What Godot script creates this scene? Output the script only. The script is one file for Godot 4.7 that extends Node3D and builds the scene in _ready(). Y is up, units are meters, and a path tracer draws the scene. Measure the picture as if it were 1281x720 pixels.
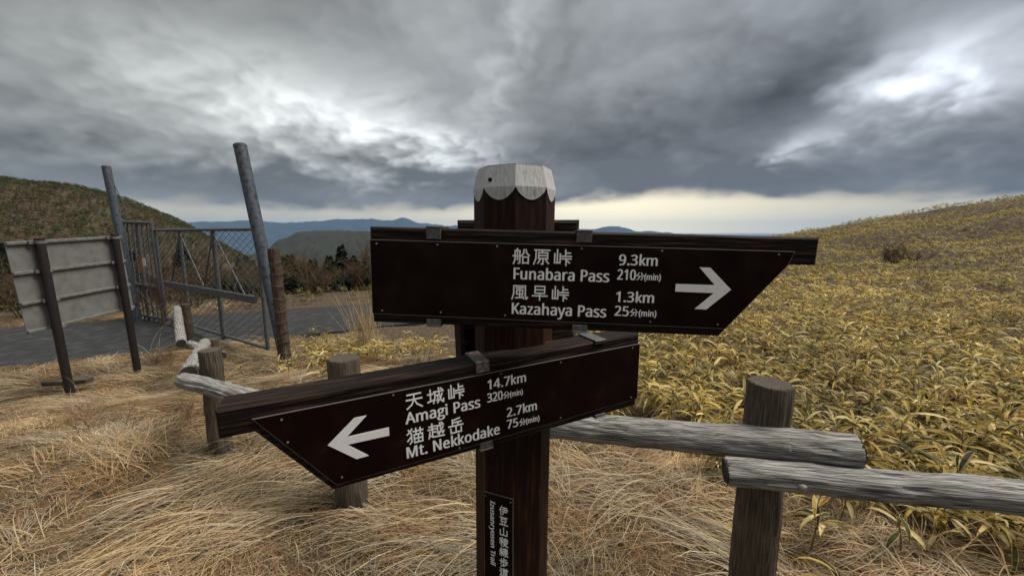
extends Node3D
# A trail guide post on a windy pass: arrow boards on an octagonal post, a log fence, dry grass,
# dwarf bamboo on the slope, a gate over the road and hazy mountains behind.

const EYE := 1.35
var rng := RandomNumberGenerator.new()
var bump := FastNoiseLite.new()
var swirl := FastNoiseLite.new()
var crack := FastNoiseLite.new()
var M := {}
var taken := {}


# ---------------------------------------------------------------- mesh builder
class Shape:
	var v := PackedVector3Array()
	var n := PackedVector3Array()
	var c := PackedColorArray()
	var uv := PackedVector2Array()
	var tint := Color(1, 1, 1)
	var colored := false

	func vert(p: Vector3, m: Vector3) -> void:
		v.append(p)
		n.append(m)
		c.append(tint)

	# corners run anticlockwise seen from outside
	func tri(a: Vector3, b: Vector3, d: Vector3) -> void:
		var m := (b - a).cross(d - a).normalized()
		vert(a, m)
		vert(d, m)
		vert(b, m)

	func tri_n(a: Vector3, b: Vector3, d: Vector3, na: Vector3, nb: Vector3, nd: Vector3) -> void:
		vert(a, na)
		vert(d, nd)
		vert(b, nb)

	func quad(a: Vector3, b: Vector3, d: Vector3, e: Vector3) -> void:
		tri(a, b, d)
		tri(a, d, e)

	func quad_n(a: Vector3, b: Vector3, d: Vector3, e: Vector3, na: Vector3, nb: Vector3, nd: Vector3, ne: Vector3) -> void:
		tri_n(a, b, d, na, nb, nd)
		tri_n(a, d, e, na, nd, ne)

	# a convex or simple outline in the xy plane (anticlockwise), pushed from z0 to z1, with a chamfer on the front rim
	func slab(outline: Array, z0: float, z1: float, chamfer: float) -> void:
		var pts := PackedVector2Array(outline)
		if Geometry2D.is_polygon_clockwise(pts):
			pts.reverse()
		var inner := pts
		if chamfer > 0.0:
			var shrunk := Geometry2D.offset_polygon(pts, -chamfer, Geometry2D.JOIN_MITER)
			if shrunk.size() == 1 and shrunk[0].size() == pts.size():
				inner = shrunk[0]
				if Geometry2D.is_polygon_clockwise(inner):
					inner.reverse()
				var best := 0
				for k in inner.size():
					if inner[k].distance_to(pts[0]) < inner[best].distance_to(pts[0]):
						best = k
				var turned := PackedVector2Array()
				for k in inner.size():
					turned.append(inner[(best + k) % inner.size()])
				inner = turned
		var zc := z1 - chamfer
		var cnt := pts.size()
		var ids := Geometry2D.triangulate_polygon(inner)
		for k in range(0, ids.size(), 3):
			var a := inner[ids[k]]
			var b := inner[ids[k + 1]]
			var d := inner[ids[k + 2]]
			if (b - a).cross(d - a) < 0.0:
				var sw := b
				b = d
				d = sw
			tri(Vector3(a.x, a.y, z1), Vector3(b.x, b.y, z1), Vector3(d.x, d.y, z1))
		ids = Geometry2D.triangulate_polygon(pts)
		for k in range(0, ids.size(), 3):
			var a := pts[ids[k]]
			var b := pts[ids[k + 1]]
			var d := pts[ids[k + 2]]
			if (b - a).cross(d - a) > 0.0:
				var sw := b
				b = d
				d = sw
			tri(Vector3(a.x, a.y, z0), Vector3(b.x, b.y, z0), Vector3(d.x, d.y, z0))
		for k in cnt:
			var a := pts[k]
			var b := pts[(k + 1) % cnt]
			quad(Vector3(a.x, a.y, z0), Vector3(b.x, b.y, z0), Vector3(b.x, b.y, zc), Vector3(a.x, a.y, zc))
			if chamfer > 0.0:
				var ia := inner[k]
				var ib := inner[(k + 1) % cnt]
				quad(Vector3(a.x, a.y, zc), Vector3(b.x, b.y, zc), Vector3(ib.x, ib.y, z1), Vector3(ia.x, ia.y, z1))

	func box(mid: Vector3, size: Vector3, turn := Basis.IDENTITY, ch := 0.0) -> void:
		var h := size * 0.5
		if ch <= 0.0:
			var p := []
			for k in 8:
				p.append(mid + turn * Vector3(h.x if k & 1 else -h.x, h.y if k & 2 else -h.y, h.z if k & 4 else -h.z))
			quad(p[4], p[5], p[7], p[6])
			quad(p[1], p[0], p[2], p[3])
			quad(p[5], p[1], p[3], p[7])
			quad(p[0], p[4], p[6], p[2])
			quad(p[6], p[7], p[3], p[2])
			quad(p[0], p[1], p[5], p[4])
			return
		var s := Shape.new()
		s.slab([Vector2(-h.x, -h.y), Vector2(h.x, -h.y), Vector2(h.x, h.y), Vector2(-h.x, h.y)], -h.z, h.z, ch)
		for k in s.v.size():
			vert(mid + turn * s.v[k], turn * s.n[k])

	func tube(path: PackedVector3Array, radii: PackedFloat32Array, sides: int, caps := true) -> void:
		var cnt := path.size()
		var ring := []
		var side := Vector3.ZERO
		for k in cnt:
			var fwd := (path[mini(k + 1, cnt - 1)] - path[maxi(k - 1, 0)]).normalized()
			if side == Vector3.ZERO:
				side = fwd.cross(Vector3.UP if absf(fwd.y) < 0.9 else Vector3.RIGHT).normalized()
			side = (side - fwd * side.dot(fwd)).normalized()
			var up := fwd.cross(side)
			var r := []
			for s in sides:
				var a := TAU * s / sides
				r.append(side * cos(a) + up * sin(a))
			ring.append(r)
		for k in cnt - 1:
			for s in sides:
				var t := (s + 1) % sides
				quad_n(path[k] + ring[k][s] * radii[k], path[k] + ring[k][t] * radii[k], path[k + 1] + ring[k + 1][t] * radii[k + 1], path[k + 1] + ring[k + 1][s] * radii[k + 1], ring[k][s], ring[k][t], ring[k + 1][t], ring[k + 1][s])
		if caps:
			for s in sides:
				var t := (s + 1) % sides
				tri(path[0], path[0] + ring[0][t] * radii[0], path[0] + ring[0][s] * radii[0])
				tri(path[cnt - 1], path[cnt - 1] + ring[cnt - 1][s] * radii[cnt - 1], path[cnt - 1] + ring[cnt - 1][t] * radii[cnt - 1])

	func rod(a: Vector3, b: Vector3, r: float, sides := 8) -> void:
		tube(PackedVector3Array([a, b]), PackedFloat32Array([r, r]), sides)

	func mesh() -> ArrayMesh:
		var arr := []
		arr.resize(Mesh.ARRAY_MAX)
		arr[Mesh.ARRAY_VERTEX] = v
		arr[Mesh.ARRAY_NORMAL] = n
		if colored:
			arr[Mesh.ARRAY_COLOR] = c
		var m := ArrayMesh.new()
		m.add_surface_from_arrays(Mesh.PRIMITIVE_TRIANGLES, arr)
		return m


# ---------------------------------------------------------------- nodes
func numbered(called: String) -> String:
	if not taken.has(called):
		taken[called] = 0
		return called
	taken[called] += 1
	return "%s_%03d" % [called, taken[called]]


func tag(o: Node, label: String, category: String, group := "", kind := "") -> Node:
	if label:
		o.set_meta("label", label)
	if category:
		o.set_meta("category", category)
	if group:
		o.set_meta("group", group)
	if kind:
		o.set_meta("kind", kind)
	return o


func thing(called: String, label: String, category: String, at := Vector3.ZERO, turn := 0.0, group := "") -> Node3D:
	var o := Node3D.new()
	o.name = numbered(called)
	add_child(o)
	o.position = at
	o.rotation.y = turn
	tag(o, label, category, group)
	return o


func part(called: String, shape: Variant, material: Material, parent: Node3D, at := Vector3.ZERO, turn := Basis.IDENTITY) -> MeshInstance3D:
	var o := MeshInstance3D.new()
	o.name = called
	o.mesh = shape.mesh() if shape is Shape else shape
	o.material_override = material
	parent.add_child(o, true)
	o.transform = Transform3D(turn, at)
	return o


func top(called: String, shape: Variant, material: Material, at := Vector3.ZERO) -> MeshInstance3D:
	return part(numbered(called), shape, material, self, at)


func structure(called: String, shape: Variant, material: Material) -> MeshInstance3D:
	var o := top(called, shape, material)
	o.set_meta("kind", "structure")
	return o


# ---------------------------------------------------------------- materials
func noise(freq: float, octaves := 4, seed_ := 1, kind := FastNoiseLite.TYPE_SIMPLEX_SMOOTH) -> FastNoiseLite:
	var f := FastNoiseLite.new()
	f.noise_type = kind
	f.frequency = freq
	f.fractal_octaves = octaves
	f.fractal_type = FastNoiseLite.FRACTAL_FBM if octaves > 1 else FastNoiseLite.FRACTAL_NONE
	f.seed = seed_
	return f


func ramp_texture(f: FastNoiseLite, stops: Array, side := 512) -> NoiseTexture2D:
	var t := NoiseTexture2D.new()
	t.width = side
	t.height = side
	t.seamless = true
	t.noise = f
	if stops:
		var g := Gradient.new()
		var offsets := PackedFloat32Array()
		var colors := PackedColorArray()
		for s in stops:
			offsets.append(s[0])
			colors.append(s[1])
		g.offsets = offsets
		g.colors = colors
		t.color_ramp = g
	return t


func lin(r: float, g: float, b: float) -> Color:
	return Color(r, g, b).linear_to_srgb()


func plain(c: Color, rough := 0.8, metal := 0.0) -> StandardMaterial3D:
	var m := StandardMaterial3D.new()
	m.albedo_color = c
	m.roughness = rough
	m.metallic = metal
	return m


func grained(tex: Texture2D, scale: Vector3, rough: float, relief: Texture2D = null, depth := 0.0, world := false) -> StandardMaterial3D:
	var m := StandardMaterial3D.new()
	m.albedo_texture = tex
	m.roughness = rough
	m.uv1_triplanar = true
	m.uv1_world_triplanar = world
	m.uv1_scale = scale
	if relief:
		m.heightmap_enabled = true
		m.heightmap_texture = relief
		m.heightmap_scale = depth
	return m


func foliage(translucent: float, rough := 0.7) -> StandardMaterial3D:
	var m := StandardMaterial3D.new()
	m.albedo_color = Color.WHITE
	m.vertex_color_use_as_albedo = true
	m.roughness = rough
	m.metallic_specular = 0.3
	m.cull_mode = BaseMaterial3D.CULL_DISABLED
	if translucent > 0.0:
		m.backlight_enabled = true
		m.backlight = lin(translucent, translucent, translucent)
	return m


func make_materials() -> void:
	# weathered grey logs: streaks along x, the log's own length
	var streak := noise(0.02, 5, 11)
	M.log = grained(ramp_texture(streak, [[0.0, lin(0.01594, 0.01381, 0.01275)], [0.32, lin(0.085, 0.07863, 0.07225)], [0.5, lin(0.2444, 0.2338, 0.2177)], [0.7, lin(0.3825, 0.3719, 0.356)], [1.0, lin(0.5525, 0.5419, 0.5206)]]), Vector3(0.6, 24.0, 24.0), 0.9, ramp_texture(streak, []), 0.35)
	M.post_log = grained(ramp_texture(noise(0.02, 5, 14), [[0.0, lin(0.01215, 0.00864, 0.0054)], [0.35, lin(0.04556, 0.03348, 0.0225)], [0.6, lin(0.09112, 0.0702, 0.0495)], [0.85, lin(0.1519, 0.1215, 0.08775)], [1.0, lin(0.2065, 0.1728, 0.1305)]]), Vector3(0.6, 17.0, 17.0), 0.92, ramp_texture(noise(0.02, 5, 14), []), 0.35)
	M.old_post = grained(ramp_texture(noise(0.02, 5, 17), [[0.0, lin(0.0147, 0.00882, 0.00588)], [0.4, lin(0.0539, 0.0343, 0.02205)], [0.7, lin(0.098, 0.06615, 0.0441)], [1.0, lin(0.147, 0.1127, 0.0833)]]), Vector3(0.7, 14.0, 14.0), 0.95, ramp_texture(noise(0.02, 5, 17), []), 0.5)
	M.shaded_end_grain = grained(ramp_texture(noise(0.03, 4, 18), [[0.0, lin(0.008, 0.007, 0.006)], [0.6, lin(0.03, 0.026, 0.022)], [1.0, lin(0.09, 0.08, 0.07)]]), Vector3(8, 8, 8), 0.95)
	# dark brown stained sign timber
	M.timber = grained(ramp_texture(noise(0.016, 5, 21), [[0.0, lin(0.002111, 0.00109, 0.0007803)], [0.4, lin(0.00739, 0.003488, 0.002341)], [0.58, lin(0.01267, 0.00654, 0.004292)], [0.7, lin(0.02903, 0.01614, 0.01093)], [1.0, lin(0.06862, 0.04143, 0.02926)]]), Vector3(0.9, 18.0, 18.0), 0.75, ramp_texture(noise(0.016, 5, 21), []), 0.16)
	M.timber.metallic_specular = 0.3
	M.post_wood = grained(ramp_texture(noise(0.016, 5, 23), [[0.0, lin(0.003846, 0.00121, 0.0006534)], [0.45, lin(0.01345, 0.00385, 0.00196)], [0.7, lin(0.03268, 0.009904, 0.004792)], [0.9, lin(0.07691, 0.02475, 0.01132)], [1.0, lin(0.1249, 0.044, 0.02178)]]), Vector3(12.0, 0.9, 12.0), 0.7, ramp_texture(noise(0.016, 5, 23), []), 0.14)
	M.post_wood.metallic_specular = 0.3
	M.plate = grained(ramp_texture(noise(0.01, 5, 25), [[0.0, lin(0.006384, 0.001872, 0.001267)], [0.5, lin(0.008512, 0.002448, 0.001647)], [0.72, lin(0.01064, 0.00396, 0.002661)], [0.88, lin(0.0149, 0.00648, 0.004435)], [1.0, lin(0.02979, 0.0144, 0.01077)]]), Vector3(3, 3, 3), 0.5)
	M.plate.metallic_specular = 0.22
	M.plate_edge = plain(lin(0.3, 0.29, 0.28), 0.4, 0.6)
	M.white = grained(ramp_texture(noise(0.02, 3, 27), [[0.0, lin(0.76, 0.76, 0.75)], [0.4, lin(0.86, 0.86, 0.85)], [1.0, lin(0.88, 0.88, 0.87)]]), Vector3(8, 8, 8), 0.55)
	M.cap_paint = grained(ramp_texture(noise(0.018, 5, 29), [[0.0, lin(0.102, 0.0935, 0.085)], [0.2, lin(0.238, 0.238, 0.2338)], [0.28, lin(0.391, 0.3952, 0.3995)], [0.6, lin(0.459, 0.4632, 0.4675)], [1.0, lin(0.51, 0.5142, 0.5185)]]), Vector3(22, 4, 22), 0.65, ramp_texture(noise(0.018, 5, 29), []), 0.12)
	M.knot = plain(lin(0.006, 0.005, 0.005), 0.9)
	M.strap = grained(ramp_texture(noise(0.02, 4, 31), [[0.0, lin(0.05145, 0.04777, 0.04593)], [0.5, lin(0.1102, 0.1084, 0.1065)], [1.0, lin(0.1543, 0.1525, 0.1506)]]), Vector3(14, 14, 14), 0.55)
	M.strap.metallic = 0.35
	M.strap_brown = grained(ramp_texture(noise(0.02, 4, 32), [[0.0, lin(0.05, 0.034, 0.03)], [0.5, lin(0.12, 0.09, 0.085)], [1.0, lin(0.24, 0.2, 0.19)]]), Vector3(14, 14, 14), 0.5)
	M.screw = plain(lin(0.35, 0.34, 0.33), 0.4, 0.7)
	# painted steel with flaking patches
	M.pole = grained(ramp_texture(noise(0.03, 5, 33), [[0.0, lin(0.00984, 0.01064, 0.0121)], [0.27, lin(0.01443, 0.0152, 0.01728)], [0.30, lin(0.0492, 0.06308, 0.07776)], [0.6, lin(0.06888, 0.08816, 0.1097)], [1.0, lin(0.0984, 0.1239, 0.1521)]]), Vector3(1.3, 0.8, 1.3), 0.6)
	M.steel = grained(ramp_texture(noise(0.015, 5, 35), [[0.0, lin(0.0375, 0.03375, 0.0315)], [0.4, lin(0.0675, 0.07125, 0.075)], [1.0, lin(0.1275, 0.135, 0.1425)]]), Vector3(2, 2, 2), 0.6)
	M.wire = plain(lin(0.07, 0.07, 0.07), 0.6, 0.3)
	M.rust = plain(lin(0.3, 0.11, 0.03), 0.8)
	M.tag_white = plain(lin(0.6, 0.6, 0.58), 0.7)
	M.panel = grained(ramp_texture(noise(0.012, 5, 37), [[0.0, lin(0.1187, 0.1176, 0.1116)], [0.5, lin(0.1604, 0.1589, 0.1549)], [1.0, lin(0.19, 0.1892, 0.1876)]]), Vector3(1.2, 1.2, 1.2), 0.6)
	M.panel_rail = grained(ramp_texture(noise(0.012, 5, 38), [[0.0, lin(0.1, 0.098, 0.092)], [1.0, lin(0.2, 0.196, 0.186)]]), Vector3(3, 3, 3), 0.5)
	M.panel_post = grained(ramp_texture(noise(0.012, 5, 39), [[0.0, lin(0.0063, 0.00455, 0.00385)], [1.0, lin(0.021, 0.0147, 0.0126)]]), Vector3(3, 3, 3), 0.55)
	# ground, road, rock
	M.ground = grained(ramp_texture(noise(0.02, 5, 41), [[0.0, lin(0.022, 0.015, 0.009)], [0.45, lin(0.055, 0.037, 0.02)], [0.7, lin(0.095, 0.066, 0.036)], [1.0, lin(0.16, 0.115, 0.066)]], 1024), Vector3(0.7, 0.7, 0.7), 1.0, ramp_texture(noise(0.02, 5, 41), []), 2.0, true)
	M.road = grained(ramp_texture(noise(0.012, 6, 43), [[0.0, lin(0.0096, 0.01, 0.0108)], [0.45, lin(0.0168, 0.0176, 0.0192)], [0.7, lin(0.0264, 0.0276, 0.0296)], [1.0, lin(0.056, 0.0576, 0.06)]], 1024), Vector3(0.3, 0.3, 0.3), 0.9, ramp_texture(noise(0.15, 3, 44), []), 0.4, true)
	M.stone = grained(ramp_texture(noise(0.02, 5, 45), [[0.0, lin(0.08, 0.08, 0.078)], [1.0, lin(0.28, 0.275, 0.26)]]), Vector3(2, 2, 2), 0.9)
	M.wooded = grained(ramp_texture(noise(0.03, 5, 47), [[0.0, lin(0.008, 0.012, 0.008)], [0.45, lin(0.016, 0.021, 0.013)], [0.65, lin(0.03, 0.03, 0.018)], [1.0, lin(0.055, 0.05, 0.03)]], 1024), Vector3(0.012, 0.012, 0.012), 1.0, null, 0.0, true)
	M.far_wood = grained(ramp_texture(noise(0.02, 5, 49), [[0.0, lin(0.02, 0.028, 0.022)], [1.0, lin(0.055, 0.06, 0.045)]], 512), Vector3(0.0012, 0.0012, 0.0012), 1.0, null, 0.0, true)
	M.straw = foliage(0.5)
	M.sasa = foliage(0.7, 0.55)
	M.twig = foliage(0.0, 0.9)
	M.needles = foliage(0.15, 0.9)


# ---------------------------------------------------------------- terrain
func soft(a: float, b: float, x: float) -> float:
	return smoothstep(0.0, 1.0, clampf((x - a) / (b - a), 0.0, 1.0))


func road_gap(x: float, d: float) -> float:
	# metres from the road's near edge towards the camera side
	return (8.23 + 0.55 * x - d) / 1.14


func road_half(x: float) -> float:
	return 2.6 + 0.10 * clampf(-x - 4.0, 0.0, 6.0)


func height(x: float, d: float) -> float:
	var q := road_gap(x, d)
	var left := -0.35 * (1.0 - soft(1.2, 4.2, q))
	var past := maxf(-q - road_half(x) - 0.3, 0.0)
	left -= minf(0.07 * past + 0.0078 * past * past, 40.0 + 0.05 * past)
	if past > 0.0:
		left += 0.12 * minf(past, 1.0)
	var r := sqrt(x * x + d * d)
	var hill := (0.17 * x - 0.10 * d) * soft(2.0, 45.0, r) - 0.001 * pow(maxf(r - 50.0, 0.0), 2.0)
	hill += bump.get_noise_2d(x * 0.12, d * 0.12) * soft(5.0, 25.0, r) * 0.9 + bump.get_noise_2d(x * 0.5, d * 0.5) * 0.12 * soft(2.0, 8.0, d)
	hill = maxf(hill, -60.0 - r * 0.02)
	var w := soft(-1.5, 2.0, x - 0.12 * maxf(d - 6.0, 0.0))
	var h := lerpf(left, hill, w)
	# the bamboo hill beyond the road on the left
	if x < -40.0 and d < 400.0:
		var knoll := 14.2 - 0.0070 * pow(maxf(x + 124.0, 0.0), 2.0) - 0.011 * pow(absf(d - 92.0), 2.0) - 0.0006 * pow(maxf(-x - 180.0, 0.0), 2.0)
		knoll += bump.get_noise_2d(x * 0.05 + 40.0, d * 0.05) * 1.2
		h = maxf(h, knoll)
	h += bump.get_noise_2d(x * 1.2, d * 1.2) * 0.05 * (1.0 - soft(3.0, 6.0, d))
	return h


func on_road(x: float, d: float) -> bool:
	var q := road_gap(x, d)
	return q < 0.05 and q > -road_half(x) and x < 3.0


func make_ground() -> void:
	var cells := 300
	var s := Shape.new()
	var row := []
	for j in cells + 1:
		var line := PackedVector3Array()
		var tj := float(j) / cells * 1.35 - 0.35
		var d := 5.0 * sinh(8.0 * tj)
		d = clampf(d, -60.0, 9000.0)
		if j == 0:
			d = -60.0
		for i in cells + 1:
			var ti := float(i) / cells * 2.0 - 1.0
			var x := 5.0 * sinh(8.0 * ti) - 1.0
			var y := height(x, d)
			if on_road(x, d):
				y -= 0.05
			line.append(Vector3(x, y, -d))
		row.append(line)
	var nor := []
	for j in cells + 1:
		var line := PackedVector3Array()
		for i in cells + 1:
			var a: Vector3 = row[j][mini(i + 1, cells)] - row[j][maxi(i - 1, 0)]
			var b: Vector3 = row[mini(j + 1, cells)][i] - row[maxi(j - 1, 0)][i]
			var m := a.cross(b).normalized()
			line.append(m if m.y > 0.0 else -m)
		nor.append(line)
	for j in cells:
		if row[j][0].z == row[j + 1][0].z:
			continue
		for i in cells:
			s.quad_n(row[j][i], row[j][i + 1], row[j + 1][i + 1], row[j + 1][i], nor[j][i], nor[j][i + 1], nor[j + 1][i + 1], nor[j + 1][i])
	structure("ground", s, M.ground)


func make_road() -> void:
	var s := Shape.new()
	var across := 8
	var last := []
	var steps := 90
	for k in steps + 1:
		var x := lerpf(-26.0, 3.0, float(k) / steps)
		var line := []
		for a in across + 1:
			var q := -road_half(x) * a / across
			var d := 8.23 + 0.55 * x - q * 1.14
			line.append(Vector3(x, height(x, d) + 0.012 + 0.03 * sin(PI * a / across), -d))
		if last:
			for a in across:
				s.quad(last[a], line[a], line[a + 1], last[a + 1])
			var down := Vector3(0, -0.2, 0)
			s.quad(last[0] + down, line[0] + down, line[0], last[0])
			s.quad(line[across] + down, last[across] + down, last[across], line[across])
		last = line
	tag(structure("road", s, M.road), "", "")


# ---------------------------------------------------------------- far hills
func ridge(called: String, dist: float, deep: float, az0: float, az1: float, tops: Array, foot: float, rough: float, seed_: int, material: Material) -> void:
	# tops: [azimuth in degrees, elevation in degrees]; a ridge with a front and a back slope
	var f := noise(1.0, 5, seed_)
	var s := Shape.new()
	var cols := 240
	var rows := 40
	var grid := []
	for k in cols + 1:
		var az := lerpf(az0, az1, float(k) / cols)
		var el: float = tops[0][1]
		for t in tops.size() - 1:
			if az >= tops[t][0] and az <= tops[t + 1][0]:
				el = lerpf(tops[t][1], tops[t + 1][1], smoothstep(0.0, 1.0, (az - tops[t][0]) / (tops[t + 1][0] - tops[t][0])))
		if az > tops[-1][0]:
			el = tops[-1][1]
		var line := []
		var crest := EYE + tan(deg_to_rad(el)) * dist
		for j in rows + 1:
			var u := float(j) / rows * 2.0 - 1.0
			var r := dist + u * deep
			var p := Vector3(sin(deg_to_rad(az)) * r, 0.0, -cos(deg_to_rad(az)) * r)
			p.y = lerpf(crest, foot, pow(absf(u), 1.15))
			var k2 := 16.0 / dist
			p.y += f.get_noise_2d(p.x * k2, p.z * k2) * rough * (0.35 + 2.4 * absf(u) * (1.1 - absf(u)))
			p.y += f.get_noise_2d(p.x * k2 * 9.0, p.z * k2 * 9.0) * rough * 0.14
			line.append(p)
		grid.append(line)
	for k in cols:
		for j in rows:
			var nn := []
			for q in [[k, j], [k + 1, j], [k + 1, j + 1], [k, j + 1]]:
				var m: Vector3 = (grid[mini(q[0] + 1, cols)][q[1]] - grid[maxi(q[0] - 1, 0)][q[1]]).cross(grid[q[0]][mini(q[1] + 1, rows)] - grid[q[0]][maxi(q[1] - 1, 0)]).normalized()
				nn.append(m if m.y > 0.0 else -m)
			s.quad_n(grid[k][j], grid[k + 1][j], grid[k + 1][j + 1], grid[k][j + 1], nn[0], nn[1], nn[2], nn[3])
	structure(called, s, material)


# ---------------------------------------------------------------- plants
func straw_clump(blades: int, spread: float, len0: float, len1: float, pitch0: float, pitch1: float, fan: float, wide: float, tones: Array) -> ArrayMesh:
	var s := Shape.new()
	s.colored = true
	for b in blades:
		var at := Vector3(rng.randf_range(-spread, spread), rng.randf_range(-0.015, 0.02), rng.randf_range(-spread, spread))
		var yaw := rng.randfn(0.0, fan)
		var pitch := rng.randf_range(pitch0, pitch1)
		var length := rng.randf_range(len0, len1)
		var w := wide * rng.randf_range(0.6, 1.3)
		var droop := rng.randf_range(0.8, 1.7)
		var curl := rng.randfn(0.0, 0.5)
		var col: Color = tones[rng.randi() % tones.size()]
		col = col.lerp(tones[rng.randi() % tones.size()], rng.randf() * 0.5)
		s.tint = col
		var segs := 6
		var prev := at
		var pdir := Vector3.ZERO
		var pw := w * 0.8
		var pside := Vector3.ZERO
		var roll := rng.randf_range(-0.9, 0.9)
		for k in segs:
			var t := float(k + 1) / segs
			var ph := pitch - droop * t * 1.2
			var ya := yaw + curl * t
			var dir := Vector3(cos(ya) * cos(ph), sin(ph), sin(ya) * cos(ph))
			var nxt := prev + dir * length / segs
			nxt.y = maxf(nxt.y, 0.006 + 0.012 * rng.randf())
			var side := Vector3(-sin(ya), roll, cos(ya)).normalized()
			if k == 0:
				pside = side
			var nw := w * (1.0 - 0.85 * t * t)
			s.quad(prev - pside * pw * 0.5, prev + pside * pw * 0.5, nxt + side * nw * 0.5, nxt - side * nw * 0.5)
			prev = nxt
			pside = side
			pw = nw
	return s.mesh()


func add_leaf(s: Shape, at: Vector3, yaw: float, pitch: float, length: float, wide: float, droop: float, inner: Color, rim: Color, segs: int, fine: bool) -> void:
	var side0 := Vector3(-sin(yaw), 0, cos(yaw))
	var prev := at
	var twist := rng.randf_range(-0.7, 0.7)
	var profile := [0.12, 0.75, 1.0, 0.92, 0.62, 0.03] if segs == 5 else [0.15, 0.95, 0.85, 0.05]
	var last := []
	for k in segs + 1:
		var t := float(k) / segs
		var ph := pitch - droop * t * t
		var dir := Vector3(cos(yaw) * cos(ph), sin(ph), sin(yaw) * cos(ph))
		if k > 0:
			prev += dir * length / segs
		var up := dir.cross(side0).normalized()
		if up.y < 0.0:
			up = -up
		var side := (side0 * cos(twist) + up * sin(twist)).normalized()
		var nrm := side.cross(dir).normalized()
		if nrm.y < 0.0:
			nrm = -nrm
		var h: float = wide * 0.5 * profile[k]
		var fold := nrm * h * 0.25
		if fine:
			var e := maxf(h - wide * 0.085, h * 0.3)
			last.append([prev - side * h + fold, prev - side * e + fold * 0.6, prev, prev + side * e + fold * 0.6, prev + side * h + fold])
		else:
			last.append([prev - side * h, prev + side * h])
	for k in segs:
		for a in last[k].size() - 1:
			s.tint = rim if fine and (a == 0 or a == 3) else inner
			s.quad(last[k][a], last[k][a + 1], last[k + 1][a + 1], last[k + 1][a])


func sasa_tones() -> Array:
	var kind := rng.randf()
	var inner := Color(0.44, 0.33, 0.075)
	if kind < 0.30:
		inner = Color(0.065, 0.072, 0.022)
	elif kind < 0.5:
		inner = Color(0.60, 0.44, 0.10)
	elif kind < 0.55:
		inner = Color(0.36, 0.19, 0.06)
	elif kind < 0.86:
		inner = Color(0.66, 0.54, 0.26)
	inner = inner * rng.randf_range(0.5, 1.2)
	var rim := Color(0.68, 0.53, 0.22) * rng.randf_range(0.8, 1.1)
	return [inner, rim]


func sasa_clump(leaves: int, tall: float, fine: bool) -> ArrayMesh:
	var s := Shape.new()
	s.colored = true
	var lean := Vector3(rng.randf_range(-0.3, 0.3), 1.0, rng.randf_range(-0.3, 0.3)) * tall
	s.tint = Color(0.24, 0.19, 0.08)
	s.tube(PackedVector3Array([Vector3(0, -0.05, 0), lean * 0.5, lean]), PackedFloat32Array([0.003, 0.0025, 0.0015]), 3, false)
	for k in leaves:
		var t := rng.randf_range(0.45, 1.0)
		var tones := sasa_tones()
		add_leaf(s, lean * t, rng.randf() * TAU, rng.randf_range(-0.1, 1.0), rng.randf_range(0.085, 0.17), rng.randf_range(0.012, 0.021), rng.randf_range(0.4, 1.7), tones[0], tones[1], 5 if fine else 3, fine)
	return s.mesh()


func scatter(called: String, meshes: Array, material: Material, spots: Array, parent: Node3D) -> void:
	# spots: [transform, colour, which mesh]
	for k in meshes.size():
		var mine := spots.filter(func(p): return p[2] == k)
		if mine.is_empty():
			continue
		var mm := MultiMesh.new()
		mm.transform_format = MultiMesh.TRANSFORM_3D
		mm.use_colors = true
		mm.mesh = meshes[k]
		mm.instance_count = mine.size()
		for i in mine.size():
			mm.set_instance_transform(i, mine[i][0])
			mm.set_instance_color(i, mine[i][1])
		var o := MultiMeshInstance3D.new()
		o.name = called
		o.multimesh = mm
		o.material_override = material
		parent.add_child(o, true)


func upright(x: float, d: float, scale_: float, turn: float, sink := 0.0) -> Transform3D:
	var e := 0.15
	var nrm := Vector3(height(x - e, d) - height(x + e, d), 2.0 * e, -(height(x, d - e) - height(x, d + e))).normalized()
	var b := Basis(Quaternion(Vector3.UP, nrm)) * Basis(Vector3.UP, turn)
	return Transform3D(b.scaled(Vector3.ONE * scale_), Vector3(x, height(x, d) - sink, -d))


func sasa_edge(x: float, d: float) -> float:
	# metres inside the dwarf bamboo, measured from its edge
	return (x + 0.05) * 0.685 + (d - 3.05) * 0.729 + swirl.get_noise_2d(x * 3.0, d * 3.0) * 0.5


func seen(x: float, d: float, margin := 1.15) -> bool:
	return d > 0.9 and absf(x) < d * 1.34 * margin + 0.6


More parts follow.
